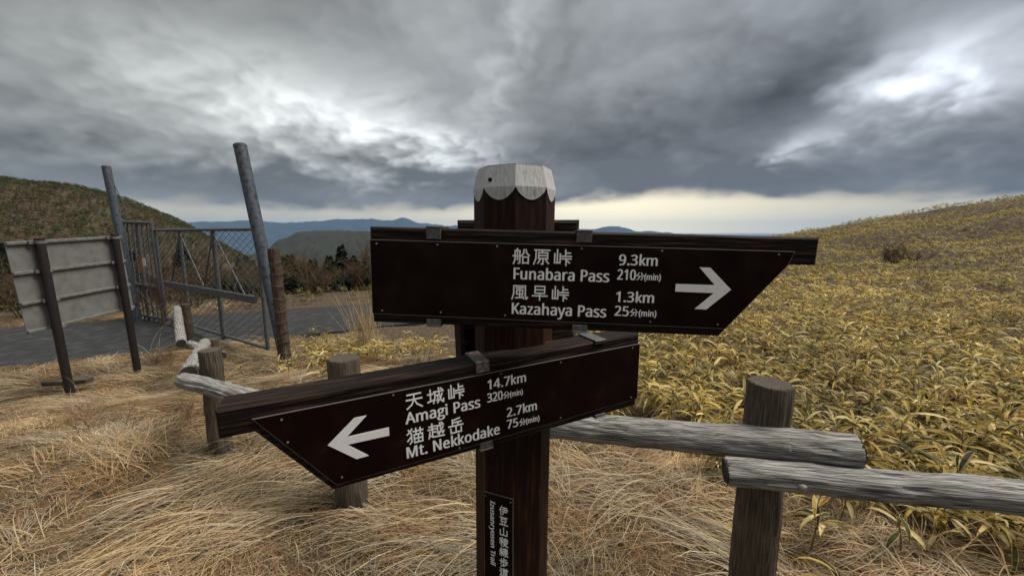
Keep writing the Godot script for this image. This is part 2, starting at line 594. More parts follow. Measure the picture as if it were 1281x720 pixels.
func make_straw() -> void:
	var stuff := Node3D.new()
	stuff.name = numbered("dry_grass")
	add_child(stuff)
	tag(stuff, "flattened tawny dry grass covering the ground round the guide post", "grass", "", "stuff")
	var tan1 := Color(0.47, 0.345, 0.185)
	var tan2 := Color(0.57, 0.46, 0.29)
	var rust := Color(0.35, 0.21, 0.095)
	var brown := Color(0.19, 0.115, 0.055)
	var pale := Color(0.66, 0.56, 0.38)
	var grey := Color(0.38, 0.32, 0.25)
	var mats := []
	for k in 5:
		mats.append(straw_clump(130, 0.14, 0.07, 0.2, 0.0, 0.5, 0.9, 0.0019, [tan1, rust, brown, rust, tan2, brown, tan2]))
	for k in 5:
		mats.append(straw_clump(56, 0.10, 0.22, 0.50, 0.08, 0.62, 0.26, 0.0025, [tan1, tan2, pale, tan2, grey, rust]))
	for k in 2:
		mats.append(straw_clump(26, 0.05, 0.2, 0.42, 0.9, 1.5, 1.6, 0.003, [pale, tan2, tan1, grey]))
	var spots := []
	# near field, by jittered cells that grow with distance
	var d := 0.75
	while d < 9.0:
		var step := 0.097 + 0.030 * d
		var x := -d * 1.6 - 1.0
		while x < minf(d * 1.3, 4.0) + 0.8:
			var px := x + rng.randf_range(-0.5, 0.5) * step
			var pd := d + rng.randf_range(-0.5, 0.5) * step
			x += step
			if on_road(px, pd) or road_gap(px, pd) < 0.0:
				if road_gap(px, pd) > -road_half(px) - 0.2 or road_gap(px, pd) < -road_half(px) - 1.5:
					continue
			var inside := sasa_edge(px, pd)
			if inside > 0.9 or (inside > 0.2 and rng.randf() < 0.6):
				continue
			var flow := 3.35 + swirl.get_noise_2d(px, pd) * 1.9
			var patch := bump.get_noise_2d(px * 2.2 + 9.0, pd * 2.2)
			var tall := bump.get_noise_2d(px * 1.6 - 30.0, pd * 1.6)
			var size := 1.0 + 0.07 * d
			var shade := rng.randf_range(0.62, 1.12) * (1.0 + 0.25 * tall)
			var col := Color(shade * (1.0 + 0.12 * patch), shade * (1.0 - 0.06 * patch), shade * (1.0 - 0.3 * patch))
			spots.append([upright(px, pd, size, flow + rng.randfn(0.0, 0.3)), col, rng.randi() % 5])
			if tall > 0.02 and rng.randf() < 0.75:
				spots.append([upright(px, pd, size * rng.randf_range(0.8, 1.2), flow + rng.randfn(0.0, 0.25), -0.02), col, 5 + rng.randi() % 5])
			if rng.randf() < 0.05:
				spots.append([upright(px, pd, size * rng.randf_range(0.7, 1.1), rng.randf() * TAU), col, 10 + rng.randi() % 2])
		d += step
	scatter("blades", mats, M.straw, spots, stuff)


func make_sasa() -> void:
	var near := []
	for k in 9:
		near.append(sasa_clump(15, rng.randf_range(0.16, 0.28), true))
	var far := []
	for k in 6:
		far.append(sasa_clump(17, rng.randf_range(0.18, 0.28), false))
	var stuff := Node3D.new()
	stuff.name = numbered("dwarf_bamboo")
	add_child(stuff)
	tag(stuff, "yellowed dwarf bamboo with pale leaf rims covering the slope behind the log fence", "bamboo grass", "", "stuff")
	var spots := []
	var spots_far := []
	var d := 1.0
	while d < 75.0:
		var step := 0.064 + 0.016 * d if d < 12.0 else 0.256 + 0.007 * (d - 12.0)
		var x := -3.2
		var xmax := d * 1.55 + 1.5
		while x < xmax:
			var px := x + rng.randf_range(-0.5, 0.5) * step
			var pd := d + rng.randf_range(-0.5, 0.5) * step
			x += step
			var inside := sasa_edge(px, pd)
			if inside < 0.0 or (inside < 0.35 and rng.randf() < 0.45):
				continue
			if on_road(px, pd) or (px < 3.2 and road_gap(px, pd) < 0.35) or px < 0.1 * (pd - 8.0):
				continue
			var patch := bump.get_noise_2d(px * 0.9, pd * 0.9)
			var patch2 := bump.get_noise_2d(px * 0.22 + 70.0, pd * 0.22)
			if patch < -0.3 and pd < 16.0 and rng.randf() < 0.8:
				continue
			var g := rng.randf_range(0.72, 1.3) * (1.0 + 0.35 * patch2)
			var col := Color(g * (1.0 + 0.12 * patch), g, g * (1.0 - 0.25 * patch - 0.1 * patch2))
			if pd < 9.0:
				spots.append([upright(px, pd, rng.randf_range(0.8, 1.2), rng.randf() * TAU), col, rng.randi() % near.size()])
			else:
				spots_far.append([upright(px, pd, rng.randf_range(0.75, 1.1) * (1.0 + 0.010 * pd), rng.randf() * TAU), col, rng.randi() % far.size()])
		d += step
	# verge on the far side of the road
	for k in 280:
		var px := rng.randf_range(-16.0, -1.0)
		var q := -road_half(px) - rng.randf_range(0.35, 2.2)
		var pd := 8.23 + 0.55 * px - q * 1.14
		var g := rng.randf_range(0.3, 0.65)
		spots_far.append([upright(px, pd, rng.randf_range(0.6, 1.1), rng.randf() * TAU), Color(g, g, g), rng.randi() % far.size()])
	# a few stragglers on the camera side of the road
	for p in [[-2.2, 4.6, 26, 0.35], [-1.7, 4.9, 20, 0.3], [-1.2, 4.5, 24, 0.4], [-2.5, 5.3, 16, 0.3]]:
		for k in p[2]:
			spots.append([upright(p[0] + rng.randfn(0.0, p[3]), p[1] + rng.randfn(0.0, p[3]), rng.randf_range(0.7, 1.1), rng.randf() * TAU), Color(1, 1, 1) * rng.randf_range(0.8, 1.1), rng.randi() % near.size()])
	scatter("leaves", near, M.sasa, spots, stuff)
	scatter("leaves", far, M.sasa, spots_far, stuff)
	# the hill beyond the road
	var hill := Node3D.new()
	hill.name = numbered("hill_scrub")
	add_child(hill)
	tag(hill, "olive brown low scrub covering the rounded hill beyond the road", "scrub", "", "stuff")
	var spots_hill := []
	for k in 24000:
		var px := rng.randf_range(-175.0, -62.0)
		var pd := rng.randf_range(58.0, 112.0)
		var y := height(px, pd)
		if y < -6.0:
			continue
		var patch := bump.get_noise_2d(px * 0.16, pd * 0.5)
		var g := rng.randf_range(0.17, 0.36) * (1.0 + 0.6 * patch)
		var brown := clampf(0.5 + bump.get_noise_2d(px * 0.08 + 11.0, pd * 0.3) * 1.6, 0.0, 1.0)
		spots_hill.append([upright(px, pd, rng.randf_range(2.2, 4.0), rng.randf() * TAU), Color(g * lerpf(0.50, 0.86, brown), g * lerpf(0.92, 0.82, brown), g * 0.75), rng.randi() % far.size()])
	scatter("leaves", far, M.sasa, spots_hill, hill)


func sasa_plant(label: String, x: float, d: float, tall: float, leaves: int) -> void:
	var o := thing("bamboo_plant", label, "bamboo plant", Vector3(x, height(x, d), -d), 0.0, "single bamboo plants in the dry grass")
	var lean := Vector3(rng.randf_range(-0.25, 0.25), 1.0, rng.randf_range(-0.2, 0.2)) * tall
	var st := Shape.new()
	st.colored = true
	st.tint = Color(0.26, 0.19, 0.09)
	st.tube(PackedVector3Array([Vector3(0, -0.04, 0), lean * 0.5, lean]), PackedFloat32Array([0.004, 0.0035, 0.002]), 5)
	part("stem", st, M.sasa, o)
	for k in leaves:
		var s := Shape.new()
		s.colored = true
		var tones := sasa_tones()
		add_leaf(s, Vector3.ZERO, k * 2.4 + rng.randf(), rng.randf_range(-0.1, 0.8), rng.randf_range(0.10, 0.16), rng.randf_range(0.015, 0.022), rng.randf_range(0.5, 1.5), tones[0], tones[1], 5, true)
		part("leaf", s, M.sasa, o, lean * lerpf(0.5, 1.0, float(k + 1) / leaves))


func twig_shape(tall: float, stems: int, spread: float, tone: Color) -> Shape:
	var s := Shape.new()
	s.colored = true
	for k in stems:
		var a := rng.randf() * TAU
		var base := Vector3(cos(a), 0, sin(a)) * rng.randf() * 0.15 * spread
		grow(s, base + Vector3(0, -0.1, 0), Vector3(cos(a) * rng.randf_range(0.1, 0.6) * spread, 1.0, sin(a) * rng.randf_range(0.1, 0.6) * spread).normalized(), tall * rng.randf_range(0.4, 0.6), 0.011 * sqrt(tall), 0, tone)
	return s


func grow(s: Shape, at: Vector3, dir: Vector3, length: float, r: float, level: int, tone: Color) -> void:
	var path := PackedVector3Array([at])
	var rad := PackedFloat32Array([r])
	var p := at
	var w := dir
	var segs := 3
	for k in segs:
		w = (w + Vector3(rng.randfn(0, 0.14), 0.06, rng.randfn(0, 0.14))).normalized()
		p += w * length / segs
		path.append(p)
		rad.append(r * (1.0 - 0.5 * (k + 1) / segs))
		if level < 3 and (k > 0 or level > 0):
			for b in (2 if level < 2 else 1 + rng.randi() % 2):
				var out := (w + Vector3(rng.randfn(0, 0.5), rng.randfn(0.12, 0.25), rng.randfn(0, 0.5))).normalized()
				grow(s, p, out, length * rng.randf_range(0.45, 0.75), r * 0.5, level + 1, tone)
	s.tint = tone * rng.randf_range(0.7, 1.2)
	s.tube(path, rad, 3, false)


func conifer_mesh(tall: float) -> ArrayMesh:
	var s := Shape.new()
	s.colored = true
	s.tint = Color(0.05, 0.035, 0.025)
	s.tube(PackedVector3Array([Vector3(0, -1, 0), Vector3(0, tall * 0.95, 0)]), PackedFloat32Array([0.18, 0.02]), 5, false)
	for k in 620:
		var t := pow(rng.randf(), 0.8)
		var reach := (1.0 - t) * tall * 0.24 + 0.15
		var a := rng.randf() * TAU
		var rr := reach * sqrt(rng.randf_range(0.15, 1.0)) * rng.randf_range(0.7, 1.15)
		var p := Vector3(cos(a) * rr, tall * (0.12 + 0.88 * t), sin(a) * rr)
		var out := Vector3(cos(a), -0.35 + rng.randf_range(-0.3, 0.3), sin(a)).normalized()
		var side := Vector3(-sin(a), rng.randf_range(-0.3, 0.3), cos(a)).normalized()
		var l := tall * rng.randf_range(0.04, 0.075)
		s.tint = Color(0.022, 0.03, 0.014) * rng.randf_range(0.6, 1.6)
		s.tri(p - side * l * 0.4, p + side * l * 0.4, p + out * l)
		s.tri(p - out * l * 0.4, p + out * l * 0.3 + side * l * 0.3, p + Vector3(0, l * 0.8, 0) + out * l * 0.3)
	return s.mesh()


# ---------------------------------------------------------------- logs
func log_shape(length: float, r0: float, r1: float, seed_: float, knots := 2) -> Shape:
	# a weathered round log along +x, with checks that run along the grain
	var s := Shape.new()
	var rings := maxi(14, int(length * 40.0))
	var sides := 40
	var pts := []
	for k in rings + 1:
		var t := float(k) / rings
		var line := []
		var trim := 1.0
		if k == 0 or k == rings:
			trim = 0.93
		var x := t * length
		if k == 1:
			x = 0.006
		if k == rings - 1:
			x = length - 0.006
		var mid := Vector3(x, crack.get_noise_2d(x * 12.0, seed_ * 7.0) * 0.004, crack.get_noise_2d(x * 12.0, seed_ * 7.0 + 50.0) * 0.004)
		for a in sides:
			var ang := TAU * a / sides
			var base := lerpf(r0, r1, t) * trim
			var g := crack.get_noise_3d(cos(ang) * 46.0 + seed_ * 31.0, sin(ang) * 46.0, x * 9.0)
			var cut := -0.006 * smoothstep(0.16, 0.34, g) * trim
			var swell := crack.get_noise_3d(cos(ang) * 8.0 + seed_ * 13.0, sin(ang) * 8.0, x * 10.0) * 0.0028
			for q in knots:
				var kx := length * fposmod(seed_ * 0.37 + q * 0.41, 1.0)
				var ka := seed_ * 2.1 + q * 2.6
				var dd := Vector2((x - kx), angle_difference(ang, ka) * base).length()
				swell += 0.006 * exp(-pow(dd / 0.03, 2.0)) - 0.009 * exp(-pow(dd / 0.010, 2.0))
			var r := base + cut + swell
			line.append(mid + Vector3(0, cos(ang) * r, sin(ang) * r))
		pts.append(line)
	for k in rings:
		for a in sides:
			var b := (a + 1) % sides
			var na := vertex_normal(pts, k, a, sides, rings)
			var nb := vertex_normal(pts, k, b, sides, rings)
			var nc := vertex_normal(pts, k + 1, b, sides, rings)
			var nd := vertex_normal(pts, k + 1, a, sides, rings)
			s.quad_n(pts[k][a], pts[k][b], pts[k + 1][b], pts[k + 1][a], na, nb, nc, nd)
	for e in [0, rings]:
		var c := Vector3.ZERO
		for a in sides:
			c += pts[e][a] / sides
		c.x += 0.004 if e == 0 else -0.004
		for a in sides:
			var b := (a + 1) % sides
			if e == 0:
				s.tri(c, pts[e][b], pts[e][a])
			else:
				s.tri(c, pts[e][a], pts[e][b])
	return s


func vertex_normal(pts: Array, k: int, a: int, sides: int, rings: int) -> Vector3:
	var u: Vector3 = pts[mini(k + 1, rings)][a] - pts[maxi(k - 1, 0)][a]
	var w: Vector3 = pts[k][(a + 1) % sides] - pts[k][(a + sides - 1) % sides]
	var m := w.cross(u)
	var c: Vector3 = (pts[k][0] + pts[k][sides / 2]) * 0.5
	if m.dot(pts[k][a] - c) < 0.0:
		m = -m
	return m.normalized()


func along(dir: Vector3) -> Basis:
	# a basis whose x axis runs along dir
	var x := dir.normalized()
	var ref := Vector3.UP if absf(x.y) < 0.95 else Vector3.BACK
	var z := x.cross(ref).normalized()
	return Basis(x, z.cross(x), z)


func add_log(called: String, a: Vector3, b: Vector3, r0: float, r1: float, seed_: float, material: Material, parent: Node3D, knots := 2) -> MeshInstance3D:
	var o := part(called, log_shape(a.distance_to(b), r0, r1, seed_, knots), material, parent, a - parent.position, along(b - a))
	if called == "rail":
		# sawn ends: weathered, rotted grain, with their backlit shade painted into the colour
		for e in 2:
			var s := Shape.new()
			var r := (r0 if e == 0 else r1) * 0.86
			var x := -0.004 if e == 0 else a.distance_to(b) + 0.004
			var inner := x + (0.01 if e == 0 else -0.01)
			for k in 20:
				var p := TAU * k / 20.0
				var q := TAU * (k + 1) / 20.0
				var rp := r * (1.0 + 0.04 * sin(p * 3.0 + seed_))
				var rq := r * (1.0 + 0.04 * sin(q * 3.0 + seed_))
				var u := Vector3(x, cos(p) * rp, sin(p) * rp)
				var w := Vector3(x, cos(q) * rq, sin(q) * rq)
				if e == 0:
					s.tri(Vector3(x, 0, 0), w, u)
					s.quad(u, w, Vector3(inner, w.y, w.z), Vector3(inner, u.y, u.z))
				else:
					s.tri(Vector3(x, 0, 0), u, w)
					s.quad(w, u, Vector3(inner, u.y, u.z), Vector3(inner, w.y, w.z))
			part("shaded_end_grain", s, M.shaded_end_grain, o)
	return o


func add_bolt(rail: Node3D, world_at: Vector3, facing: Vector3, r: float, parent: Node3D) -> void:
	var s := Shape.new()
	var path := PackedVector3Array([Vector3(-0.03, 0, 0), Vector3(0.004, 0, 0), Vector3(0.008, 0, 0)])
	s.tube(path, PackedFloat32Array([r, r, r * 0.6]), 12)
	var t := rail.transform.affine_inverse() * Transform3D(along(facing), world_at - parent.position)
	part("bolt", s, M.screw, rail, t.origin, t.basis)


func make_fence() -> void:
	var f := thing("log_fence", "weathered grey log fence with bolted rails running behind the guide post", "fence")
	var posts := [
		[Vector3(0.816, 0, -1.16), 0.885, 0.066], [Vector3(-0.82, 0, -1.8), 0.755, 0.076], [Vector3(-1.83, 0, -2.25), 0.655, 0.060],
		[Vector3(-3.06, 0, -3.8), 0.29, 0.060], [Vector3(-4.75, 0, -5.5), 0.335, 0.055], [Vector3(2.25, 0, -0.62), 1.02, 0.075]]
	var k := 0
	for p in posts:
		var at: Vector3 = p[0]
		var g := height(at.x, -at.z)
		add_log("post", Vector3(at.x, g - 0.15, at.z), Vector3(at.x, p[1], at.z), p[2] * 1.04, p[2] * 0.97, 3.3 + k * 1.7, M.post_log, f, 2)
		k += 1
	# rails: from, to, start radius, end radius
	var ra := add_log("rail", Vector3(-0.98, 0.545, -1.74), Vector3(0.985, 0.737, -1.018), 0.045, 0.049, 5.1, M.log, f, 3)
	var rb := add_log("rail", Vector3(0.636, 0.652, -1.055), Vector3(2.42, 0.775, -0.56), 0.040, 0.043, 8.9, M.log, f, 3)
	var rc := add_log("rail", Vector3(-1.90, 0.515, -2.12), Vector3(-0.70, 0.475, -1.66), 0.045, 0.046, 2.7, M.log, f, 2)
	var rd := add_log("rail", Vector3(-1.905, 0.535, -2.17), Vector3(-3.05, 0.275, -3.70), 0.048, 0.048, 12.3, M.log, f, 2)
	var re := add_log("rail", Vector3(-2.75, 0.205, -3.52), Vector3(-3.42, 0.19, -3.95), 0.04, 0.042, 15.3, M.log, f, 1)
	var rf := add_log("rail", Vector3(-3.40, 0.235, -3.83), Vector3(-4.72, 0.305, -5.32), 0.046, 0.046, 18.3, M.log, f, 1)
	add_bolt(ra, Vector3(0.80, 0.733, -1.038), Vector3(0.33, 0.25, 0.9), 0.011, f)
	add_bolt(rb, Vector3(0.80, 0.660, -0.968), Vector3(0.26, 0.0, 0.96), 0.010, f)


# ---------------------------------------------------------------- lettering
const STROKES := {
	"船": [[28, 4, 22, 14], [14, 15, 14, 70, 6, 96], [14, 15, 42, 15, 42, 90, 34, 94], [28, 24, 28, 36], [3, 48, 52, 48], [28, 58, 28, 72], [66, 8, 64, 30, 54, 44], [78, 8, 82, 30, 98, 44], [60, 54, 60, 94], [60, 54, 92, 54, 92, 94], [60, 90, 92, 90]],
	"原": [[8, 8, 96, 8], [16, 8, 16, 60, 4, 96], [56, 10, 50, 22], [32, 24, 32, 62], [32, 24, 84, 24, 84, 62], [32, 42, 84, 42], [32, 60, 84, 60], [58, 62, 58, 94, 48, 94], [40, 70, 28, 90], [74, 70, 90, 90]],
	"峠": [[20, 4, 20, 84], [5, 28, 5, 84, 36, 84], [36, 28, 36, 84], [66, 4, 66, 42], [66, 22, 92, 22], [46, 42, 98, 42], [46, 58, 98, 58], [70, 58, 70, 98], [72, 68, 90, 82]],
	"風": [[14, 8, 14, 60, 4, 96], [14, 8, 84, 8, 84, 70, 90, 94, 98, 84], [30, 22, 70, 20], [32, 36, 32, 62, 68, 62, 68, 36, 32, 36], [50, 22, 50, 86], [26, 88, 70, 84], [66, 74, 76, 92]],
	"早": [[20, 6, 20, 52], [20, 6, 80, 6, 80, 52], [20, 29, 80, 29], [20, 52, 80, 52], [4, 70, 96, 70], [50, 52, 50, 98]],
	"分": [[36, 6, 26, 28, 4, 46], [62, 6, 74, 28, 97, 46], [22, 50, 78, 50, 74, 90, 60, 92], [46, 50, 40, 74, 14, 96]],
	"天": [[10, 10, 90, 10], [4, 42, 96, 42], [50, 10, 48, 42, 34, 74, 6, 96], [50, 44, 66, 74, 95, 96]],
	"城": [[4, 34, 34, 34], [19, 8, 19, 78], [2, 82, 36, 74], [40, 24, 98, 24], [46, 24, 46, 60, 36, 94], [46, 46, 64, 46, 62, 76, 54, 78], [70, 4, 74, 50, 84, 84, 96, 94, 98, 76], [90, 40, 78, 70, 60, 94], [82, 6, 92, 16]],
	"猫": [[32, 4, 20, 22, 4, 34], [12, 8, 28, 36, 28, 84, 18, 96], [27, 52, 4, 76], [40, 22, 98, 22], [56, 6, 56, 34], [82, 6, 82, 34], [44, 44, 44, 94, 94, 94, 94, 44, 44, 44], [44, 69, 94, 69], [69, 44, 69, 94]],
	"越": [[8, 20, 44, 20], [26, 4, 26, 38], [2, 38, 48, 38], [27, 40, 27, 84], [27, 58, 46, 58], [12, 54, 4, 92], [12, 76, 30, 88, 98, 92], [54, 22, 96, 22], [58, 22, 58, 70, 72, 62], [74, 6, 78, 44, 90, 74, 97, 62], [92, 36, 66, 78], [84, 6, 92, 14]],
	"岳": [[76, 4, 28, 14], [28, 10, 28, 50], [28, 28, 86, 28], [64, 28, 64, 50], [4, 50, 96, 50], [50, 58, 50, 94], [16, 66, 16, 94, 84, 94, 84, 66]],
	"伊": [[26, 4, 4, 50], [17, 32, 17, 98], [38, 14, 86, 14, 86, 60], [34, 37, 98, 37], [38, 60, 86, 60], [58, 14, 56, 60, 36, 96]],
	"豆": [[8, 8, 92, 8], [22, 24, 22, 52, 78, 52, 78, 24, 22, 24], [30, 62, 38, 84], [70, 62, 62, 84], [4, 90, 96, 90]],
	"山": [[50, 6, 50, 88], [10, 34, 10, 90, 90, 90, 90, 34]],
	"稜": [[36, 6, 8, 14], [2, 32, 40, 32], [22, 12, 22, 98], [20, 36, 4, 68], [24, 40, 38, 58], [46, 16, 94, 16], [70, 4, 70, 30], [42, 32, 98, 32], [60, 36, 46, 50], [80, 36, 96, 48], [64, 50, 46, 72], [60, 58, 88, 58, 72, 82, 44, 98], [56, 66, 74, 86, 98, 97]],
	"線": [[24, 4, 8, 24, 24, 28], [36, 16, 10, 46], [4, 46, 38, 42], [22, 46, 22, 96], [10, 60, 4, 84], [32, 58, 40, 76], [70, 2, 64, 12], [50, 12, 50, 44, 92, 44, 92, 12, 50, 12], [50, 28, 92, 28], [71, 44, 71, 94, 62, 94], [46, 58, 62, 58, 46, 88], [96, 50, 76, 64], [74, 60, 98, 92]],
	"歩": [[50, 4, 50, 40], [50, 18, 84, 18], [24, 16, 24, 40], [4, 40, 96, 40], [50, 44, 50, 74, 42, 74], [30, 52, 14, 72], [72, 52, 90, 66], [80, 66, 60, 86, 20, 98]],
	"道": [[50, 4, 56, 16], [82, 4, 74, 16], [36, 18, 98, 18], [66, 18, 62, 30], [46, 30, 46, 78, 88, 78, 88, 30, 46, 30], [46, 46, 88, 46], [46, 62, 88, 62], [10, 8, 22, 20], [4, 40, 20, 40, 20, 76], [20, 76, 4, 94], [20, 78, 40, 92, 98, 94]],
}


func kanji(sign: String, mid: Vector2, wide: float, tall: float, parent: Node3D, z: float, weight := 8.5) -> void:
	var s := Shape.new()
	var layer := 0
	for stroke in STROKES[sign]:
		var cnt: int = stroke.size() / 2
		layer += 1
		for k in cnt - 1:
			var a := Vector2((stroke[k * 2] - 50.0) * wide, (50.0 - stroke[k * 2 + 1]) * tall) / 100.0
			var b := Vector2((stroke[k * 2 + 2] - 50.0) * wide, (50.0 - stroke[k * 2 + 3]) * tall) / 100.0
			var dir := (b - a).normalized()
			var h := weight * 0.5 / 100.0 * wide
			a -= dir * h * 0.9
			b += dir * h * 0.9
			var c := (a + b) * 0.5
			var thick := 0.0006 + 0.000012 * (layer * 3 + k)
			s.box(Vector3(c.x, c.y, thick * 0.5), Vector3(a.distance_to(b), h * 2.0, thick), Basis(Vector3(0, 0, 1), dir.angle()))
	part("lettering", s, M.white, parent, Vector3(mid.x, mid.y, z))


var type_face: Font


func words(text: String, left: float, base: float, right: float, cap: float, parent: Node3D, z: float, turn := Basis.IDENTITY, slant := 0.0) -> void:
	var t := TextMesh.new()
	t.text = text
	t.font = type_face
	t.font_size = 64
	t.pixel_size = 0.001
	t.depth = 0.02
	t.curve_step = 1.0
	t.horizontal_alignment = HORIZONTAL_ALIGNMENT_LEFT
	t.vertical_alignment = VERTICAL_ALIGNMENT_BOTTOM
	var ref := TextMesh.new()
	ref.text = "H"
	ref.font = type_face
	ref.font_size = 64
	ref.pixel_size = 0.001
	ref.depth = 0.02
	ref.vertical_alignment = VERTICAL_ALIGNMENT_BOTTOM
	var box := t.get_aabb()
	var hb := ref.get_aabb()
	var sx := (right - left) / box.size.x
	var sy := cap / hb.size.y
	# the regular face laid down three times, a hair apart, gives a medium weight
	var st := SurfaceTool.new()
	var fat := 0.00052 / sx * cap / 0.0157
	for k in 3:
		st.append_from(t, 0, Transform3D(Basis.IDENTITY, Vector3((k - 1) * fat, (0.35 if k == 1 else -0.15) * fat, (k - 1) * 0.0012)))
	var shear := Basis(Vector3(1, 0, 0), Vector3(slant, 1, 0), Vector3(0, 0, 1))
	var b := turn * shear * Basis.from_scale(Vector3(sx, sy, 0.03))
	var o := Vector3(-box.position.x * sx, -hb.position.y * sy, 0.0)
	part("lettering", st.commit(), M.white, parent, Vector3(left, base, z) + turn * o, b)


func screw(at: Vector2, parent: Node3D, z: float) -> void:
	var s := Shape.new()
	s.tube(PackedVector3Array([Vector3(0, 0, -0.002), Vector3(0, 0, 0.0008), Vector3(0, 0, 0.0016)]), PackedFloat32Array([0.0014, 0.0014, 0.0009]), 10)
	part("screw", s, M.screw, parent, Vector3(at.x, at.y, z))


func strap(parent: Node3D, x: float, tall: float, thick: float, drop: float, under: float, material: Material, wide := 0.021) -> void:
	# a flat steel band bent over the board's top and under its lower edge
	var s := Shape.new()
	var t := 0.0022
	s.box(Vector3(x, t * 0.5 + 0.0004, -thick * 0.5), Vector3(wide, t, thick + 0.008), Basis.IDENTITY, 0.0006)
	s.box(Vector3(x, -drop * 0.5 + t, t * 0.5 + 0.0005), Vector3(wide - 0.0004, drop, t), Basis.IDENTITY, 0.0006)
	s.box(Vector3(x, -drop * 0.5 + t, -thick - 0.003), Vector3(wide - 0.0004, drop, t), Basis.IDENTITY, 0.0006)
	part("strap", s, material, parent)
	var u := Shape.new()
	u.box(Vector3(x, -tall - t * 0.5 - 0.0004, -thick * 0.5), Vector3(wide, t, thick + 0.008), Basis.IDENTITY, 0.0006)
	u.box(Vector3(x, -tall + under * 0.5 - t, t * 0.5 + 0.0005), Vector3(wide - 0.0004, under, t), Basis.IDENTITY, 0.0006)
	part("strap", u, M.strap, parent)


func board(parent: Node3D, at: Vector3, yaw: float, roll: float, timber: Array, plate: Array, label: String) -> Node3D:
	var b := Node3D.new()
	b.name = "arrow_board"
	parent.add_child(b, true)
	b.set_meta("label", label)
	b.transform = Transform3D(Basis(Vector3.UP, deg_to_rad(yaw)) * Basis(Vector3(0, 0, 1), deg_to_rad(roll)), at - parent.position)
	var s := Shape.new()
	s.slab(timber, -0.044, 0.0, 0.0028)
	part("timber", s, M.timber, b)
	var e := Shape.new()
	e.slab(plate, -0.002, 0.0020, 0.0)
	part("plate_rim", e, M.plate_edge, b)
	var shrunk := Geometry2D.offset_polygon(PackedVector2Array(plate), -0.0006, Geometry2D.JOIN_MITER)[0]
	var p := Shape.new()
	p.slab(Array(shrunk), 0.0012, 0.0026, 0.0003)
	part("plate", p, M.plate, b)
	return b


func arrow(points: Array, parent: Node3D, z: float) -> void:
	var s := Shape.new()
	s.slab(points, 0.0, 0.0007, 0.0)
	part("arrow", s, M.white, parent, Vector3(0, 0, z))


